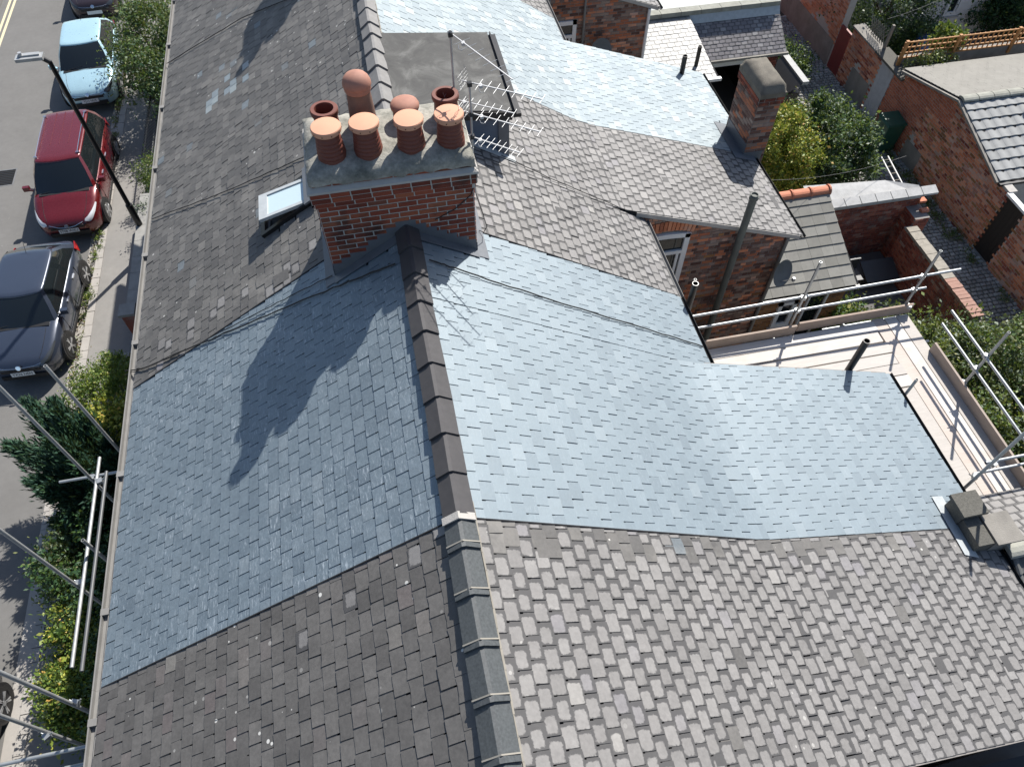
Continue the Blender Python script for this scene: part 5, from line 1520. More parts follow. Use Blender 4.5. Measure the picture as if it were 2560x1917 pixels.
def car(label, loc, yaw, L, W, Hh, pnt, lamp, rimm, plate, bonnet=.98, roof=(1.42, 2.95), tail=3.9, belt=.93, style='hatch', group='cars parked along the kerb', grille='bar'):
    """local frame: nose at y=0 pointing to -Y, tail at y=L, centre x=0"""
    t = empty('parked_car', loc, label, 'car', group, rz=yaw)
    W2 = W / 2
    X = Matrix.Translation(loc) @ Matrix.Rotation(yaw, 4, 'Z') @ Matrix.Translation((0, -L / 2, 0))
    def mb():
        m = MB(); m.X = X; return m
    wt = [(0, .60), (.05, .70), (.14, .80), (.30, .89), (.55, .955), (.9, .985), (1.4, 1.0), (L - 1.2, 1.0), (L - .6, .965), (L - .25, .90), (L - .08, .80), (L, .70)]
    zt = [(0, .60), (.05, .66), (.12, .715), (.25, .765), (.5, .83), (bonnet, belt - .01), (1.3, belt), (L - .9, belt + .04), (L - .35, belt + .03), (L - .12, belt - .02), (L, belt - .10)]
    zb = [(0, .30), (.1, .23), (.4, .20), (L - .5, .21), (L - .1, .28), (L, .36)]
    st = [0, .02, .05, .09, .14, .2, .3, .42, .55, .7, .9, 1.1, 1.4, 1.8, 2.2, 2.6, 3.0] + [L - q for q in (.9, .7, .5, .35, .25, .15, .08, .03, 0) if L - q > 3.05]
    def section(s):
        w, z1, z0 = W2 * interp(wt, s), interp(zt, s), interp(zb, s)
        hh = z1 - z0
        crown = .035 if s < bonnet + .2 else .0
        return [(0, z0), (w * .80, z0), (w * .95, z0 + .05), (w * .985, z0 + hh * .30), (w, z0 + hh * .52), (w * .995, z0 + hh * .72), (w * .972, z1 - .055), (w * .93, z1 - .012), (w * .80, z1 + .004 + crown * .3), (w * .45, z1 + .006 + crown * .8), (0, z1 + .006 + crown)]
    m = mb(); prof = []
    for s in st:
        h = section(s)
        ring = h + [(-x, z) for x, z in h[-2:0:-1]]
        prof.append([(x, s, z) for x, z in ring])
    n = len(prof[0]); vs = [p for r in prof for p in r]
    fs = [(i * n + j, i * n + (j + 1) % n, (i + 1) * n + (j + 1) % n, (i + 1) * n + j) for i in range(len(st) - 1) for j in range(n)]
    fs += [tuple(range(n - 1, -1, -1)), tuple(range((len(st) - 1) * n, len(st) * n))]
    m.add(vs, fs); body = m.build('body', pnt, t, True, 45)
    # greenhouse rings
    def ring(y0, y1, w, z, rf, rr, bowf, crown=0):
        pts = []
        for i in range(7):
            q = -1 + 2 * i / 6; pts.append((w * q * .93, y0 + bowf * q * q, z + crown * (1 - q * q)))
        pts.append((w * .99, y0 + bowf + rf, z))
        for i in range(1, 8): pts.append((w * (1 + .012 * math.sin(math.pi * i / 8)), lerp(y0 + bowf + rf, y1 - rr, i / 8), z))
        pts.append((w * .98, y1 - rr, z))
        for i in range(7):
            q = 1 - 2 * i / 6; pts.append((w * q * .92, y1 - .06 * q * q, z + crown * (1 - q * q)))
        pts.append((-w * .98, y1 - rr, z))
        for i in range(1, 8): pts.append((-w * (1 + .012 * math.sin(math.pi * i / 8)), lerp(y1 - rr, y0 + bowf + rf, i / 8), z))
        pts.append((-w * .99, y0 + bowf + rf, z))
        return pts
    wb, wr = W2 * .925, W2 * .70
    A = ring(bonnet - .02, tail, wb, belt - .02, .14, .22, .16)
    Bm = ring(lerp(bonnet, roof[0], .52), lerp(tail, roof[1], .5), lerp(wb, wr, .46), lerp(belt, Hh, .55), .12, .20, .12)
    Cc = ring(roof[0], roof[1], wr, Hh - .045, .10, .17, .08)
    N = len(A)
    kind = []
    for j in range(N):
        if j < 6: kind.append('w')
        elif j in (6,): kind.append('p')
        elif j < 15: kind.append('b' if j == 11 else 's')
        elif j == 15: kind.append('p')
        elif j < 22: kind.append('r')
        elif j in (22,): kind.append('p')
        elif j < 31: kind.append('b' if j == 27 else 's')
        else: kind.append('p')
    def strip(sel, name, mat, off=0.0, parent=t):
        m = mb(); n0 = 0
        for j in range(N):
            if not sel(j): continue
            k = (j + 1) % N
            q = []
            for P, i in ((A, j), (A, k), (Bm, k), (Bm, j), (Cc, k), (Cc, j)):
                x, y, z = P[i]; q.append((x * (1 + off), y + (off * 1.2 if y > 2 else -off * 1.2), z))
            m.add(q, [(0, 1, 2, 3), (3, 2, 4, 5)])
        return m.build(name, mat, parent, True, 50)
    strip(lambda j: kind[j] == 'w', 'windscreen', MT['glass'])
    strip(lambda j: kind[j] == 'r', 'rear_window', MT['glass'])
    strip(lambda j: kind[j] in 'sb' and j < 16, 'side_window', MT['glass'])
    strip(lambda j: kind[j] in 'sb' and j > 16, 'side_window', MT['glass'])
    for jp in [j for j in range(N) if kind[j] == 'p']: strip(lambda j: j == jp, 'pillar', pnt, .004)
    # roof
    m = mb()
    rings = [[(x, y, z) for x, y, z in Cc]]
    cy = (roof[0] + roof[1]) / 2
    for sc_, dz in ((.985, .022), (.93, .037), (.75, .047), (.4, .053)):
        rings.append([(x * sc_, cy + (y - cy) * (1 - (1 - sc_) * .5 if sc_ > .9 else sc_ + .06), Hh - .045 + dz) for x, y, z in Cc])
    vs = [p for r in rings for p in r]
    fs = [(i * N + j, i * N + (j + 1) % N, (i + 1) * N + (j + 1) % N, (i + 1) * N + j) for i in range(4) for j in range(N)] + [tuple(range(4 * N, 5 * N))]
    m.add(vs, fs); rf = m.build('roof', pnt, t, True, 60)
    if style == 'mpv':
        for s in (-1, 1):
            m = mb(); pts = [(s * wr * .90, roof[0] + .25 + (roof[1] - roof[0] - .5) * i / 8, Hh + .035 + .02 * math.sin(math.pi * i / 8)) for i in range(9)]; m.tube(pts, .014, 6)
            for e in (pts[0], pts[-1]): m.bar((e[0], e[1], Hh - .02), (e[0], e[1], e[2]), .04, .09)
            m.build('roof_rail', MT['chrome'], rf)
        for s in (-.24, 0, .24):
            m = mb(); m.bar((s, roof[0] + .75, Hh + .010), (s, roof[1] - .12, Hh + .008), .016, .012); m.build('roof_rib', pnt, rf)
    else:
        m = mb(); m.tube([(0, roof[1] - .15, Hh), (0, roof[1] + .02, Hh + .22)], .006, 5); m.build('aerial', MT['trim'], rf)
    # wheels
    fwy, rwy = .82, L - .78
    for s in (-1, 1):
        for wy in (fwy, rwy):
            m = mb(); m.cyl((s * (W2 - .20), wy, .315), (s * (W2 + .004), wy, .315), .375, n=28); m.build('wheel_arch', MT['trim'], t, True, 40)
            wh = mb(); wh.cyl((s * (W2 - .19), wy, .31), (s * (W2 + .012), wy, .31), .31, n=28)
            wo = wh.build('wheel', MT['tyre'], t, True, 40)
            m = mb(); m.cyl((s * (W2 - .02), wy, .31), (s * (W2 + .016), wy, .31), .215, n=28); m.build('rim', MT['trim'] if rimm is MT['rim_dark'] else MT['rim_dark'], wo, True, 40)
            m = mb()
            for k in range(5):
                a = 2 * math.pi * k / 5 + .3
                for da in (-.13, .13):
                    m.bar((s * (W2 + .018), wy + .04 * math.cos(a), .31 + .04 * math.sin(a)), (s * (W2 + .018), wy + .21 * math.cos(a + da), .31 + .21 * math.sin(a + da)), .028, .02, up=(1, 0, 0))
            m.cyl((s * (W2 + .01), wy, .31), (s * (W2 + .03), wy, .31), .05, n=12)
            m.build('spokes', MT['rim'], wo)
    # doors lines, handles, mirrors, lamps, grille, plate
    for s in (-1, 1):
        m = mb(); m.bar((s * W2 * .955, bonnet + .32, belt + .02), (s * (W2 + .085), bonnet + .33, belt + .06), .07, .05); m.box((s * (W2 + .12), bonnet + .34, belt + .085), (.17, .10, .13)); mo = m.build('mirror', pnt if style != 'x' else MT['trim'], t)
        for yy in (bonnet + .95, bonnet + 1.75):
            if yy < tail - .5:
                m = mb(); m.box((s * (W2 * 1.0 + .004), yy, belt - .13), (.035, .17, .03)); m.build('door_handle', MT['chrome'] if s > 0 else pnt, t)
        for yy in (bonnet + .30, bonnet + 1.18, bonnet + 2.0):
            if yy < tail - .4:
                m = mb(); m.bar((s * (W2 * .998), yy, .36), (s * (W2 * .985), yy + .02, belt - .06), .010, .012, up=(s, 0, 0)); m.build('door_seam', MT['trim'], t)
        m = mb(); m.bar((s * W2 * .995, .95, .28), (s * W2 * .995, L - .95, .28), .03, .07); m.build('sill', MT['trim'], t)
        # headlamp
        hm = mb()
        def onb(u, y, lift=.012):
            w, z1 = W2 * interp(wt, y), interp(zt, y)
            return (s * w * u, y - .012, z1 + lift - (0.03 if u > .9 else 0))
        def surf(a, y, off=.008):
            h = section(y); i = int(min(a, 9.999)); q = a - i
            return (s * (lerp(h[i][0], h[i + 1][0], q) + off), y - off, lerp(h[i][1], h[i + 1][1], q) + off)
        ysl = (.045, .09, .15, .23, .33, .45, .58); gv, gf = [], []
        for iy, yy in enumerate(ysl):
            q = iy / (len(ysl) - 1)
            a0, a1 = lerp(5.6, 6.3, q) , lerp(8.45, 7.0, q ** .8)
            if iy == 0: a0, a1 = 6.6, 8.0
            for ia in range(6): gv.append(surf(lerp(a0, a1, ia / 5), yy))
        for iy in range(len(ysl) - 1):
            for ia in range(5):
                q = (iy * 6 + ia, iy * 6 + ia + 1, iy * 6 + 7 + ia, iy * 6 + 6 + ia); gf.append(q if s < 0 else q[::-1])
        hm.add(gv, gf); hm.build('headlamp', lamp, t, True)
        sm = mb(); sm.tube([surf(8.35, yy, .001) for yy in (.14, .3, .5, .7, bonnet - .04)], .006, 5); sm.build('bonnet_seam', MT['trim'], t)
        tm = mb(); tm.poly([(s * W2 * .95, L - .42, belt - .02), (s * W2 * .86, L - .10, belt - .04), (s * W2 * .84, L - .06, belt - .22), (s * W2 * .985, L - .34, belt - .20)], .02, (s, 0, 0)); tm.build('tail_lamp', MT['redlamp'], t)
    m = mb(); m.poly([(-W2 * .56, -.012, .60), (W2 * .56, -.012, .60), (W2 * .50, .085, .705), (-W2 * .50, .085, .705)][::1], .02, (0, -.7, .7)); m.bar((-W2 * .50, -.006, .57), (W2 * .50, -.006, .57), .04, .07)
    m.build('grille', MT['trim'], t)
    m = mb()
    if grille == 'v':
        m.tube([(-W2 * .5, .02, .68), (-W2 * .25, -.02, .60), (0, -.03, .565), (W2 * .25, -.02, .60), (W2 * .5, .02, .68)], .012, 6)
        m.lathe((0, -.03, .635), [(.055, 0), (.055, .012)], 18, Matrix.Rotation(rad(75), 3, 'X'))
    else:
        m.tube([(-W2 * .70, .10, .69), (-W2 * .4, .01, .66), (0, -.02, .655), (W2 * .4, .01, .66), (W2 * .70, .10, .69)], .009, 6)
        m.lathe((0, -.015, .675), [(.062, 0), (.062, .014), (.05, .02)], 20, Matrix.Rotation(rad(60), 3, 'X'))
    m.build('badge_and_trim', MT['chrome'], t)
    m = mb(); m.bar((-W2 * .58, -.012, .365), (W2 * .58, -.012, .365), .05, .12); m.build('lower_intake', MT['trim'], t)
    m = mb(); m.box((0, -.035, .475), (.52, .012, .112), Matrix.Rotation(rad(-12), 3, 'X')); pl = m.build('number_plate', MT['plate_w'], t)
    if plate:
        TM = X @ Matrix.Translation((0, -.043, .476)) @ Matrix.Rotation(rad(78), 4, 'X')
        text_mesh('plate_text', plate, .098, MT['plate_t'], pl, TM)
    # wipers and cowl
    m = mb(); m.bar((-W2 * .75, bonnet + .06, belt + .015), (W2 * .75, bonnet + .06, belt + .015), .12, .02); m.tube([(-W2 * .1, bonnet + .06, belt + .03), (W2 * .62, bonnet + .20, belt + .10)], .009, 5); m.tube([(-W2 * .7, bonnet + .08, belt + .03), (-W2 * .02, bonnet + .12, belt + .09)], .009, 5); m.build('wipers', MT['trim'], t)
    return t
P_blue = paint('pale_blue_metallic', (.40, .60, .68), .25, .22)
P_red = paint('deep_red_metallic', (.125, .008, .011), .2, .2)
P_grey = paint('slate_grey_metallic', (.040, .052, .080), .25, .24)
P_dark = paint('dark_plum_metallic', (.035, .022, .025), .3, .25)
P_black = paint('black_paint', (.008, .008, .009), .2, .2)
car('pale blue hatchback parked under the overhanging shrub', (-9.33, 25.62, 0), rad(4.0), 4.2, 1.78, 1.47, P_blue, MT['lampdark'], MT['rim'], 'YJ12 NUS', bonnet=1.0, roof=(1.68, 3.30), tail=4.02)
car('deep red people carrier with roof rails parked below the street lamp', (-9.06, 19.58, 0), rad(1.0), 4.5, 1.76, 1.62, P_red, MT['lampglass'], MT['rim'], 'ST08 WXU', bonnet=.92, roof=(1.55, 3.95), tail=4.38, belt=.98, style='mpv', grille='v')
car('slate grey hatchback nearest the scaffold, cut by the left edge', (-9.38, 14.45, 0), rad(-1.5), 4.06, 1.75, 1.45, P_grey, MT['lampdark'], MT['rim_dark'], 'YX26 NEN', bonnet=.98, roof=(1.58, 3.20), tail=3.88)
car('dark plum car at the top edge behind the pale blue hatchback', (-9.75, 31.3, 0), rad(2), 4.2, 1.76, 1.45, P_dark, MT['lampdark'], MT['rim'], None, roof=(1.6, 3.2), tail=3.95)
car('black car at the bottom left corner, mostly out of the picture', (-9.50, 3.42, 0), rad(180), 4.3, 1.78, 1.46, P_black, MT['lampdark'], MT['rim_dark'], None, roof=(1.6, 3.3), tail=4.05)
# ------------------------------------------------------------------ vegetation
def leaf_mat(name, stops, rough=.5, trans=.25):
    M = Mat(name)
    c = M.scale_col(M.ramp(M.rnd(), stops), M.math('MULTIPLY_ADD', M.noise(3.0, 3), .5, .75))
    M.out(c, rough, 0, .4)
    tr = M.n('ShaderNodeBsdfTranslucent'); M.put(tr.inputs['Color'], M.mix(.5, c, (.25, .30, .04)))
    mx = M.n('ShaderNodeMixShader'); mx.inputs[0].default_value = trans
    M.link(M.b.outputs[0], mx.inputs[1]); M.link(tr.outputs[0], mx.inputs[2])
    M.link(mx.outputs[0], M.nt.nodes['Material Output'].inputs['Surface'])
    return M.m
LF = {
    'green': leaf_mat('mid_green_leaf', [(0, (.040, .085, .022)), (.5, (.075, .145, .035)), (1, (.14, .22, .06))], trans=.32),
    'lime': leaf_mat('lime_leaf', [(0, (.10, .165, .025)), (.5, (.18, .25, .04)), (.85, (.28, .33, .06)), (1, (.33, .28, .10))]),
    'gold': leaf_mat('yellow_green_leaf', [(0, (.22, .26, .035)), (.5, (.38, .40, .055)), (.8, (.52, .48, .085)), (1, (.58, .33, .10))]),
    'dark': leaf_mat('dark_green_leaf', [(0, (.018, .048, .020)), (.6, (.032, .080, .034)), (1, (.062, .125, .05))], trans=.12),
    'conifer': leaf_mat('blue_green_conifer', [(0, (.015, .046, .030)), (.6, (.030, .080, .052)), (1, (.055, .125, .075))], rough=.65, trans=.08),
    'silver': leaf_mat('grey_green_leaf', [(0, (.07, .105, .06)), (.5, (.13, .18, .11)), (1, (.24, .29, .21))]),
    'olive': leaf_mat('olive_leaf', [(0, (.065, .09, .03)), (.5, (.13, .155, .055)), (.9, (.20, .21, .085)), (1, (.27, .23, .16))]),
    'litter': leaf_mat('leaf_litter', [(0, (.12, .08, .045)), (.5, (.20, .15, .09)), (.8, (.14, .17, .05)), (1, (.34, .28, .18))], trans=.05),
}
MT['bark'] = plain('bark', (.06, .045, .035), .9, var=.4, scale=20)
def leaves_mesh(name, P, size, mats, parent, up=.35, aspect=.55, fold=.25, mi=None, dirs=None, seed=0):
    g = np.random.default_rng(seed + 11)
    n = len(P)
    d = g.normal(size=(n, 3)); d[:, 2] += up
    if dirs is not None: d = dirs + g.normal(size=(n, 3)) * .35
    d /= np.linalg.norm(d, axis=1)[:, None] + 1e-9
    s = g.normal(size=(n, 3)); s[:, 2] *= .6
    s -= (s * d).sum(1)[:, None] * d; s /= np.linalg.norm(s, axis=1)[:, None] + 1e-9
    nn = np.cross(d, s)
    L = size * (g.uniform(.45, 1.25, n) + (g.uniform(size=n) < .12) * .6)[:, None]
    a = P; tip = P + d * L
    mid = P + d * L * .5
    l = mid + s * L * aspect * .5 + nn * L * fold * .3; r = mid - s * L * aspect * .5 + nn * L * fold * .3
    V = np.stack([a, l, tip, r], 1).reshape(-1, 3)
    idx = np.arange(n) * 4
    F = np.stack([idx, idx + 1, idx + 2, idx + 3], 1)
    me = bpy.data.meshes.new(name)
    me.vertices.add(n * 4); me.vertices.foreach_set('co', V.ravel())
    me.loops.add(n * 4); me.loops.foreach_set('vertex_index', F.ravel().astype(np.int32))
    me.polygons.add(n); me.polygons.foreach_set('loop_start', (np.arange(n) * 4).astype(np.int32)); me.polygons.foreach_set('loop_total', np.full(n, 4, np.int32))
    for m in mats: me.materials.append(m)
    if mi is not None: me.polygons.foreach_set('material_index', np.asarray(mi, np.int32))
    me.update(); me.validate()
    o = bpy.data.objects.new(name, me); link(o, parent); return o
def cloud(c, R, n, clumps, spread, seed, shell=.55, zmin=None):
    g = np.random.default_rng(seed)
    k = g.normal(size=(clumps, 3)); k /= np.linalg.norm(k, axis=1)[:, None]
    rr = shell + (1 - shell) * g.uniform(0, 1, clumps) ** .6
    rr *= g.uniform(.72, 1.12, clumps)
    K = np.array(c) + k * rr[:, None] * np.array(R)
    i = g.integers(0, clumps, n)
    w = g.uniform(.55, 1.45, clumps)
    P = K[i] + g.normal(size=(n, 3)) * spread * w[i][:, None] * np.array([1, 1, .7])
    if zmin is not None: P[:, 2] = np.maximum(P[:, 2], zmin + g.uniform(0, .1, n))
    return P, K
def trunk(parent, base, K, r=.05, seed=1, nb=10):
    g = np.random.default_rng(seed); m = MB(); c = K.mean(0); base = Vector(base)
    mid = Vector((lerp(base.x, c[0], .6), lerp(base.y, c[1], .6), lerp(base.z, c[2], .62)))
    m.cyl(base, mid, r, r * .6, 8)
    for i in g.choice(len(K), min(nb, len(K)), replace=False):
        q = Vector(K[i]); h = mid.lerp(q, .5) + Vector((0, 0, -.06))
        m.cyl(mid, h, r * .45, r * .25, 6); m.cyl(h, q, r * .25, r * .06, 5)
    return m.build('trunk', MT['bark'], parent, True, 50)
def shrub(name, label, cat, base, c, R, n, size, mats, seed, clumps=60, spread=.12, group=None, zmin=.1, weights=None, up=.35, aspect=.55, shell=.5, r=.04):
    t = empty(name, base, label, cat, group)
    P, K = cloud(c, R, n, clumps, spread, seed, shell, zmin)
    g = np.random.default_rng(seed + 5)
    mi = g.choice(len(mats), n, p=weights) if len(mats) > 1 else None
    o = leaves_mesh('crown', P, size, [LF[k] for k in mats], t, up, aspect, mi=mi, seed=seed)
    trunk(t, base, K, r, seed)
    return t
# street side
shrub('overhanging_shrub', 'large loose shrub overhanging the pavement beside the pale blue hatchback', 'shrub', (-6.3, 23.4, .1), (-6.75, 24.0, 1.8), (1.15, 2.4, 1.3), 24000, .085, ['green', 'olive', 'dark', 'silver'], 21, 130, .20, 'garden shrubs along the street', weights=[.4, .25, .25, .1], r=.07)
shrub('overhanging_shrub', 'dense dark shrub between the top gutter and the pavement', 'shrub', (-5.6, 22.0, .1), (-6.0, 22.4, 1.3), (.9, 2.0, 1.2), 9000, .08, ['dark', 'green'], 22, 70, .18, 'garden shrubs along the street', weights=[.7, .3])
shrub('round_bush', 'round bright green bush in the garden behind the lamp post', 'bush', (-6.5, 18.75, .1), (-6.65, 18.75, .8), (.55, .75, .7), 6500, .05, ['green', 'lime'], 23, 60, .10, 'garden shrubs along the street', weights=[.65, .35])
shrub('lavender_bush', 'grey green flowering bush near the foot of the lamp post', 'bush', (-6.5, 17.3, .1), (-6.6, 17.4, .7), (.55, .6, .5), 3000, .05, ['silver', 'dark'], 24, 40, .10, 'garden shrubs along the street')
shrub('clipped_hedge', 'bright clipped hedge beside the gate pier', 'hedge', (-6.7, 11.0, .1), (-6.95, 10.85, 1.05), (.95, .9, .85), 26000, .05, ['lime', 'green'], 25, 150, .085, 'garden shrubs along the street', weights=[.55, .45], shell=.72)
shrub('golden_shrub', 'yellow leaved shrub between hedge and scaffold', 'shrub', (-6.3, 9.7, .1), (-6.45, 9.65, 1.35), (.6, .75, .9), 5500, .08, ['gold', 'lime', 'green'], 26, 50, .12, 'garden shrubs along the street', weights=[.5, .3, .2])
shrub('dark_climber', 'dark climber clinging to the house under the gutter', 'shrub', (-4.5, 9.8, .1), (-4.75, 9.9, 1.9), (.4, 1.6, 1.5), 6000, .07, ['dark', 'green'], 27, 60, .12, 'garden shrubs along the street', weights=[.75, .25])
# conifer: plumes leaning outwards
t = empty('conifer', (-6.75, 8.5, .1), 'feathery dark conifer leaning over the pavement by the scaffold', 'tree', 'garden shrubs along the street')
g = np.random.default_rng(31); PP, DD = [], []
heads = [((-8.1, 10.15, 2.15), 1.0), ((-7.9, 9.7, 2.1), .9), ((-8.35, 9.2, 2.05), 1.0), ((-8.0, 9.1, 1.7), .85), ((-7.5, 9.9, 2.3), .9), ((-7.2, 9.4, 2.6), .9), ((-8.0, 8.5, 1.7), .9), ((-7.4, 8.9, 2.3), 1.0), ((-7.0, 8.6, 2.6), 1.0), ((-7.6, 8.1, 1.9), .9), ((-6.7, 9.2, 2.5), .9), ((-6.7, 8.2, 2.4), .9), ((-7.6, 7.7, 1.3), .8), ((-7.1, 7.6, 1.7), .8), ((-6.4, 8.8, 2.2), .8), ((-7.8, 9.5, 1.4), .9), ((-7.3, 8.4, 1.6), 1.0), ((-6.2, 8.3, 2.3), 1.0), ((-5.9, 7.9, 2.0), .9), ((-6.5, 7.6, 2.0), 1.0)]
b0 = np.array((-6.75, 8.5, .4))
for h, s in heads:
    h = np.array(h); n = int(3600 * s)
    q = g.uniform(.18, 1.0, n) ** .8
    ax = (h - b0)
    rad_ = (.46 * s) * (1.02 - q) ** .7 + .015
    off = g.normal(size=(n, 3)) * rad_[:, None] * .62
    PP.append(b0 + ax * q[:, None] + off + np.array([0, 0, .25]) * np.sin(q * 3.1)[:, None] * .5)
    dd = np.tile(ax / np.linalg.norm(ax), (n, 1)) + off * .8; DD.append(dd)
PP, DD = np.concatenate(PP), np.concatenate(DD)
leaves_mesh('crown', PP, .13, [LF['conifer'], LF['dark']], t, aspect=.22, dirs=DD, mi=(g.uniform(size=len(PP)) < .25).astype(int), seed=31)
trunk(t, (-6.75, 8.5, .1), np.array([np.array(h) for h, s in heads]), .07, 3)
shrub('leggy_shrub', 'thin variegated shrub spilling onto the pavement below the conifer', 'shrub', (-7.0, 7.1, .1), (-7.45, 7.2, .8), (.65, 1.0, .65), 9000, .075, ['olive', 'silver', 'green'], 32, 70, .13, 'garden shrubs along the street', weights=[.4, .3, .3])
shrub('dark_hedge', 'deep green shaded hedge behind the scaffold tubes', 'hedge', (-6.6, 6.7, .1), (-6.85, 6.9, .95), (1.0, 1.4, .85), 26000, .08, ['dark', 'green'], 33, 120, .12, 'garden shrubs along the street', weights=[.7, .3])
shrub('sunlit_hedge', 'unkempt sunlit hedge at the lower left below the scaffold', 'hedge', (-6.9, 5.0, .1), (-6.95, 5.0, .85), (.7, 1.35, .75), 26000, .075, ['lime', 'green', 'gold'], 34, 120, .12, 'garden shrubs along the street', weights=[.5, .35, .15])
shrub('dark_hedge', 'dark ivy hedge against the house at the lower left', 'hedge', (-5.9, 4.4, .1), (-5.9, 4.5, 1.2), (.75, 1.9, 1.0), 12000, .06, ['dark', 'green'], 35, 90, .12, 'garden shrubs along the street', weights=[.8, .2])
shrub('low_plant', 'small dark plant at the bottom edge beside the gutter', 'plant', (-5.4, 1.7, .1), (-5.2, 1.7, .8), (.5, .5, .6), 1800, .07, ['dark', 'green'], 36, 30, .1, 'garden shrubs along the street')
# kerb weeds and litter
g = np.random.default_rng(41)
def along(n, x0, x1, y0, y1, z, sd):
    g = np.random.default_rng(sd)
    c = g.uniform(y0, y1, 60)
    P = np.stack([g.uniform(x0, x1, n), np.where(g.uniform(size=n) < .7, c[g.integers(0, 60, n)] + g.normal(0, .18, n), g.uniform(y0, y1, n)), z + g.uniform(0, .03, n)], 1)
    return P
o = leaves_mesh('leaf_litter', along(5200, -8.62, -8.12, 10.5, 30, .02, 42), .055, [LF['litter'], LF['lime']], None, up=.2, aspect=.7, mi=(np.random.default_rng(1).uniform(size=5200) < .18).astype(int)); o['kind'] = 'stuff'; o['label'] = 'dry leaves and small weeds gathered along the kerb'
P, K = cloud((-8.42, 20, .08), (.16, 9.5, .10), 2600, 60, .05, 43, .3, .02)
o = leaves_mesh('kerb_weeds', P, .06, [LF['lime'], LF['green']], None, up=.9, aspect=.35, mi=(np.random.default_rng(2).uniform(size=2600) < .5).astype(int)); o['kind'] = 'stuff'; o['label'] = 'green weeds sprouting along the kerb'

# rear yards
shrub('yellow_acer', 'yellow green small tree beside the slim rear chimney', 'tree', (10.6, 15.1, .33), (10.6, 15.05, 1.75), (.9, 1.35, 1.4), 17000, .085, ['gold', 'lime', 'green'], 51, 110, .13, 'trees in the rear yards', weights=[.5, .35, .15], zmin=.35, r=.06)
shrub('green_yard_tree', 'dense dark green rounded shrub left of the wheeled bin', 'tree', (12.1, 15.1, .33), (12.1, 15.15, 1.6), (1.15, 1.6, 1.35), 25000, .095, ['green', 'silver', 'dark'], 52, 150, .15, 'trees in the rear yards', weights=[.45, .25, .3], zmin=.35, r=.07)
shrub('climbing_rose', 'thin climbing plant with reddish leaves above the yellow tree', 'shrub', (11.6, 16.4, .33), (11.6, 16.3, 1.35), (.6, .7, .95), 2600, .075, ['gold', 'lime', 'olive'], 53, 40, .13, 'trees in the rear yards', zmin=.35)
shrub('alley_bush', 'leafy bush growing at the far end of the alley', 'bush', (13.9, 20.4, .33), (13.7, 20.5, .8), (.75, .9, .5), 4000, .08, ['green', 'dark'], 54, 50, .13, 'trees in the rear yards', zmin=.35)
shrub('dark_leafy_tree', 'large dark leafy tree spilling over the alley wall at the top', 'tree', (17.3, 21.6, .33), (17.3, 21.4, 2.0), (1.9, 1.5, 1.5), 16000, .09, ['dark', 'silver', 'green'], 55, 150, .20, 'trees beyond the alley wall', weights=[.55, .25, .2], zmin=.4, r=.10)
shrub('dark_leafy_tree', 'dark tree mass at the top right corner before the ivied house', 'tree', (22.8, 20.2, .33), (22.9, 20.2, 1.6), (1.8, 1.2, 1.1), 12000, .09, ['dark', 'green'], 56, 110, .18, 'trees beyond the alley wall', weights=[.75, .25], zmin=.4, r=.10)
shrub('ivy_mass', 'dense ivy covering the garden behind the trellis', 'shrub', (18.2, 20.4, .33), (18.2, 20.5, 1.0), (1.0, .8, .7), 8000, .09, ['dark', 'green'], 57, 80, .16, 'trees beyond the alley wall', weights=[.8, .2], zmin=.4)
shrub('palm_fern', 'bright feathery shrub poking above the orange trellis', 'shrub', (17.0, 18.0, 1.2), (17.0, 17.95, 2.6), (.55, .40, .40), 1500, .13, ['lime', 'green'], 58, 24, .10, 'trees beyond the alley wall', zmin=1.3)
shrub('trellis_climber', 'climber with pale leaves along the foot of the orange trellis', 'shrub', (16.2, 17.35, 1.2), (16.2, 17.30, 2.38), (.95, .20, .30), 2600, .06, ['silver', 'olive', 'lime'], 59, 40, .07, 'trees beyond the alley wall', zmin=2.0)
# overgrown garden beyond the platform
for i, (cx, cy, rx, ry, h, n, mats, lb) in enumerate((
    (11.0, 8.2, 1.1, 1.3, 1.35, 9000, ['olive', 'silver', 'lime'], 'sprawling buddleia thicket beyond the platform corner'),
    (12.5, 7.5, 1.1, 1.3, 1.6, 11000, ['silver', 'olive', 'green'], 'grey green flowering thicket along the broken wall'),
    (11.2, 6.0, 1.1, 1.2, 1.25, 9000, ['olive', 'lime', 'silver', 'green'], 'bright overgrown shrub below the guard rails'),
    (10.2, 4.8, 1.0, 1.4, 1.1, 8000, ['dark', 'green'], 'dark undergrowth below the long toe board'),
    (12.8, 5.4, 1.3, 1.4, 1.45, 10000, ['olive', 'silver', 'lime'], 'tangled shrub at the right edge below the rails'),
    (14.2, 7.7, .9, 1.0, .95, 6500, ['silver', 'olive', 'green'], 'low grey shrub choking the alley mouth'),
    (10.3, 9.6, .8, .6, .7, 3000, ['dark', 'green', 'lime'], 'low leafy plant in the yard below the top rail'))):
    shrub('overgrown_shrub', lb, 'shrub', (cx, cy, .33), (cx, cy, .35 + h * .5), (rx, ry, h * .75), int(n * 1.6), .085, mats, 60 + i, 100, .15, 'overgrown garden shrubs', zmin=.36)
P, K = cloud((14.9, 14, .42), (.22, 5.5, .12), 2600, 60, .07, 71, .3, .35)
o = leaves_mesh('alley_weeds', P, .07, [LF['green'], LF['olive']], None, up=.8, aspect=.35, mi=(np.random.default_rng(3).uniform(size=2600) < .5).astype(int)); o['kind'] = 'stuff'; o['label'] = 'weeds growing along the foot of the alley wall'

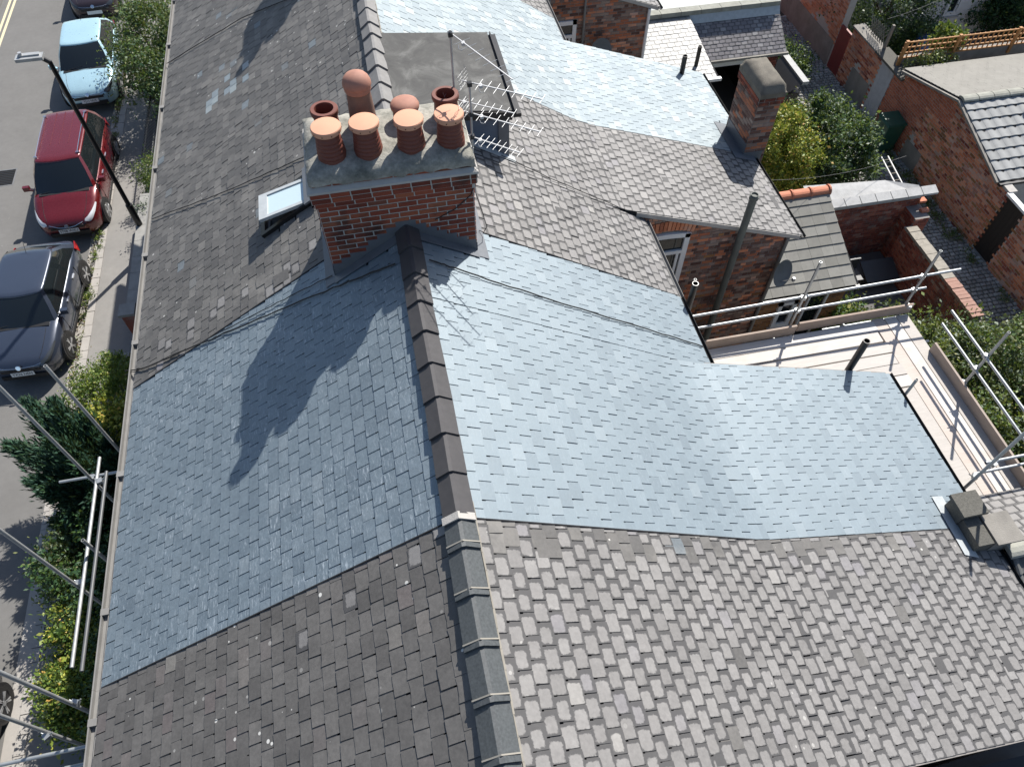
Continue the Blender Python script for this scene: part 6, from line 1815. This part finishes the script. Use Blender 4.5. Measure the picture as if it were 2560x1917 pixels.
# ------------------------------------------------------------------ trellis, barrel, ivied house, washing line, ladder
tr = empty('trellis_fence', (18.5, 17.5, 2.4), 'orange wooden trellis fence on top of the wall behind the outbuilding', 'fence')
MT['orange'] = plain('orange_stained_wood', (.42, .20, .065), .7, var=.25, scale=15)
m = MB(); m.b2((15.3, 17.55, .3), (22, 17.72, 2.42)); m.build('wall', MT['render'], tr)
for xx in (15.25, 16.95, 18.9, 20.8):
    m = MB(); m.b2((xx, 17.50, 2.2), (xx + .09, 17.58, 2.98)); m.build('post', MT['orange'], tr)
for zz in (2.44, 2.60, 2.76, 2.92):
    m = MB(); m.b2((15.2, 17.51, zz), (22, 17.54, zz + .036)); m.build('slat', MT['orange'], tr)
x = 15.3
while x < 21.9:
    m = MB(); m.b2((x, 17.542, 2.42), (x + .032, 17.562, 2.96)); m.build('slat', MT['orange'], tr); x += .165
tr2 = empty('diamond_trellis', (15.5, 18.9, 2.2), 'grey diamond trellis panel standing on the alley wall', 'fence')
MT['greywood'] = plain('grey_weathered_wood', (.22, .20, .17), .9, var=.3)
m = MB(); m.b2((15.32, 18.42, 2.2), (15.39, 18.50, 2.95)); m.build('post', MT['greywood'], tr2)
for i in range(7):
    y = 18.5 + i * .12
    m = MB(); m.bar((15.35, y, 2.22), (15.35, y + .35, 2.7), .015, .02, up=(1, 0, 0)); m.build('slat', MT['greywood'], tr2)
    m = MB(); m.bar((15.365, y + .35, 2.22), (15.365, y, 2.7), .015, .02, up=(1, 0, 0)); m.build('slat', MT['greywood'], tr2)
bb = empty('water_barrel', (18.1, 20.0, .33), 'blue plastic barrel half hidden in the dark garden', 'barrel')
MT['bluep'] = plain('blue_plastic', (.02, .075, .30), .4, var=.15)
m = MB(); m.lathe((18.1, 20.0, .33), [(.30, 0), (.34, .1), (.36, .5), (.34, .9), (.30, 1.0), (.28, 1.02)], 24); m.build('body', MT['bluep'], bb, True, 50)
m = MB(); m.lathe((18.1, 20.0, .33), [(.29, 1.02), (.31, 1.03), (.30, 1.07), (.0001, 1.08)], 24); m.build('lid', MT['bluep'], bb, True, 50)
ih = empty('ivied_house', (21, 23.5, .33), 'house at the top right with white frames among dark ivy', 'house')
m = MB(); m.b2((19.4, 21.62, .3), (27, 28, 5.0)); m.build('wall', MT['white'], ih)
P, K = cloud((22.6, 21.5, 1.5), (2.0, .12, 1.5), 16000, 160, .22, 81, .1, .4)
leaves_mesh('ivy', P, .10, [LF['dark'], LF['green']], ih, mi=(np.random.default_rng(4).uniform(size=16000) < .2).astype(int), seed=81)
window(ih, 19.7, 20.25, 1.15, 2.6, 21.58); window(ih, 22.6, 23.4, .5, 2.3, 21.45)
la = empty('ladder', (13.8, 14.2, .33), 'white ladder leaning by the green shrub', 'ladder')
for xx in (13.72, 13.92):
    m = MB(); m.bar((xx, 14.75, 1.28), (xx, 13.55, 1.05), .03, .03); m.build('rail', MT['white'], la)
for i in range(5):
    q = i / 5 + .1; m = MB(); m.bar((13.72, lerp(14.75, 13.55, q), lerp(1.28, 1.05, q)), (13.92, lerp(14.75, 13.55, q), lerp(1.28, 1.05, q)), .02, .02); m.build('rung', MT['greywood'], la)
for i, (a, b, lb) in enumerate((((7.2, 12.2, 3.6), (11.3, 18.5, 2.3), 'washing line from the garage to the slim chimney'), ((7.4, 11.3, 4.3), (13.0, 13.2, 2.6), 'white washing line over the yard below the yellow tree'), ((15.4, 18.9, 2.9), (20.6, 20.8, 3.3), 'thin line strung across the dark garden'))):
    a, b = Vector(a), Vector(b); m = MB(); m.tube([a.lerp(b, q / 10) - Vector((0, 0, .25 * (1 - (q / 5 - 1) ** 2))) for q in range(11)], .0035, 5); tag(m.build('washing_line', MT['gutter']), lb, 'washing line', 'lines over the yards')
# odds and ends in the shady yard
jk = empty('stacked_chairs', (11.0, 10.9, .33), 'dark garden furniture piled in the shady yard corner', 'furniture')
MT['junk'] = plain('dark_grey_plastic', (.05, .052, .055), .5, var=.2)
m = MB(); m.b2((10.75, 10.75, .9), (11.25, 11.2, .95)); m.build('seat', MT['junk'], jk)
m = MB(); m.b2((10.75, 11.15, .95), (11.25, 11.2, 1.3)); m.build('backrest', MT['junk'], jk)
for sx in (10.77, 11.22):
    for sy in (10.77, 11.17):
        m = MB(); m.bar((sx, sy, .33), (sx, sy, .9), .03, .03); m.build('leg', MT['junk'], jk)
tb = empty('garden_table', (11.9, 11.2, .33), 'grey tipped table top against the yard wall', 'table')
m = MB(); m.box((11.95, 11.1, .78), (.9, .6, .04), Matrix.Rotation(rad(20), 3, 'X')); m.build('top', MT['junk'], tb)
for sx in (11.6, 12.3):
    m = MB(); m.bar((sx, 11.1, .33), (sx, 11.1, .76), .04, .04); m.build('leg', MT['junk'], tb)
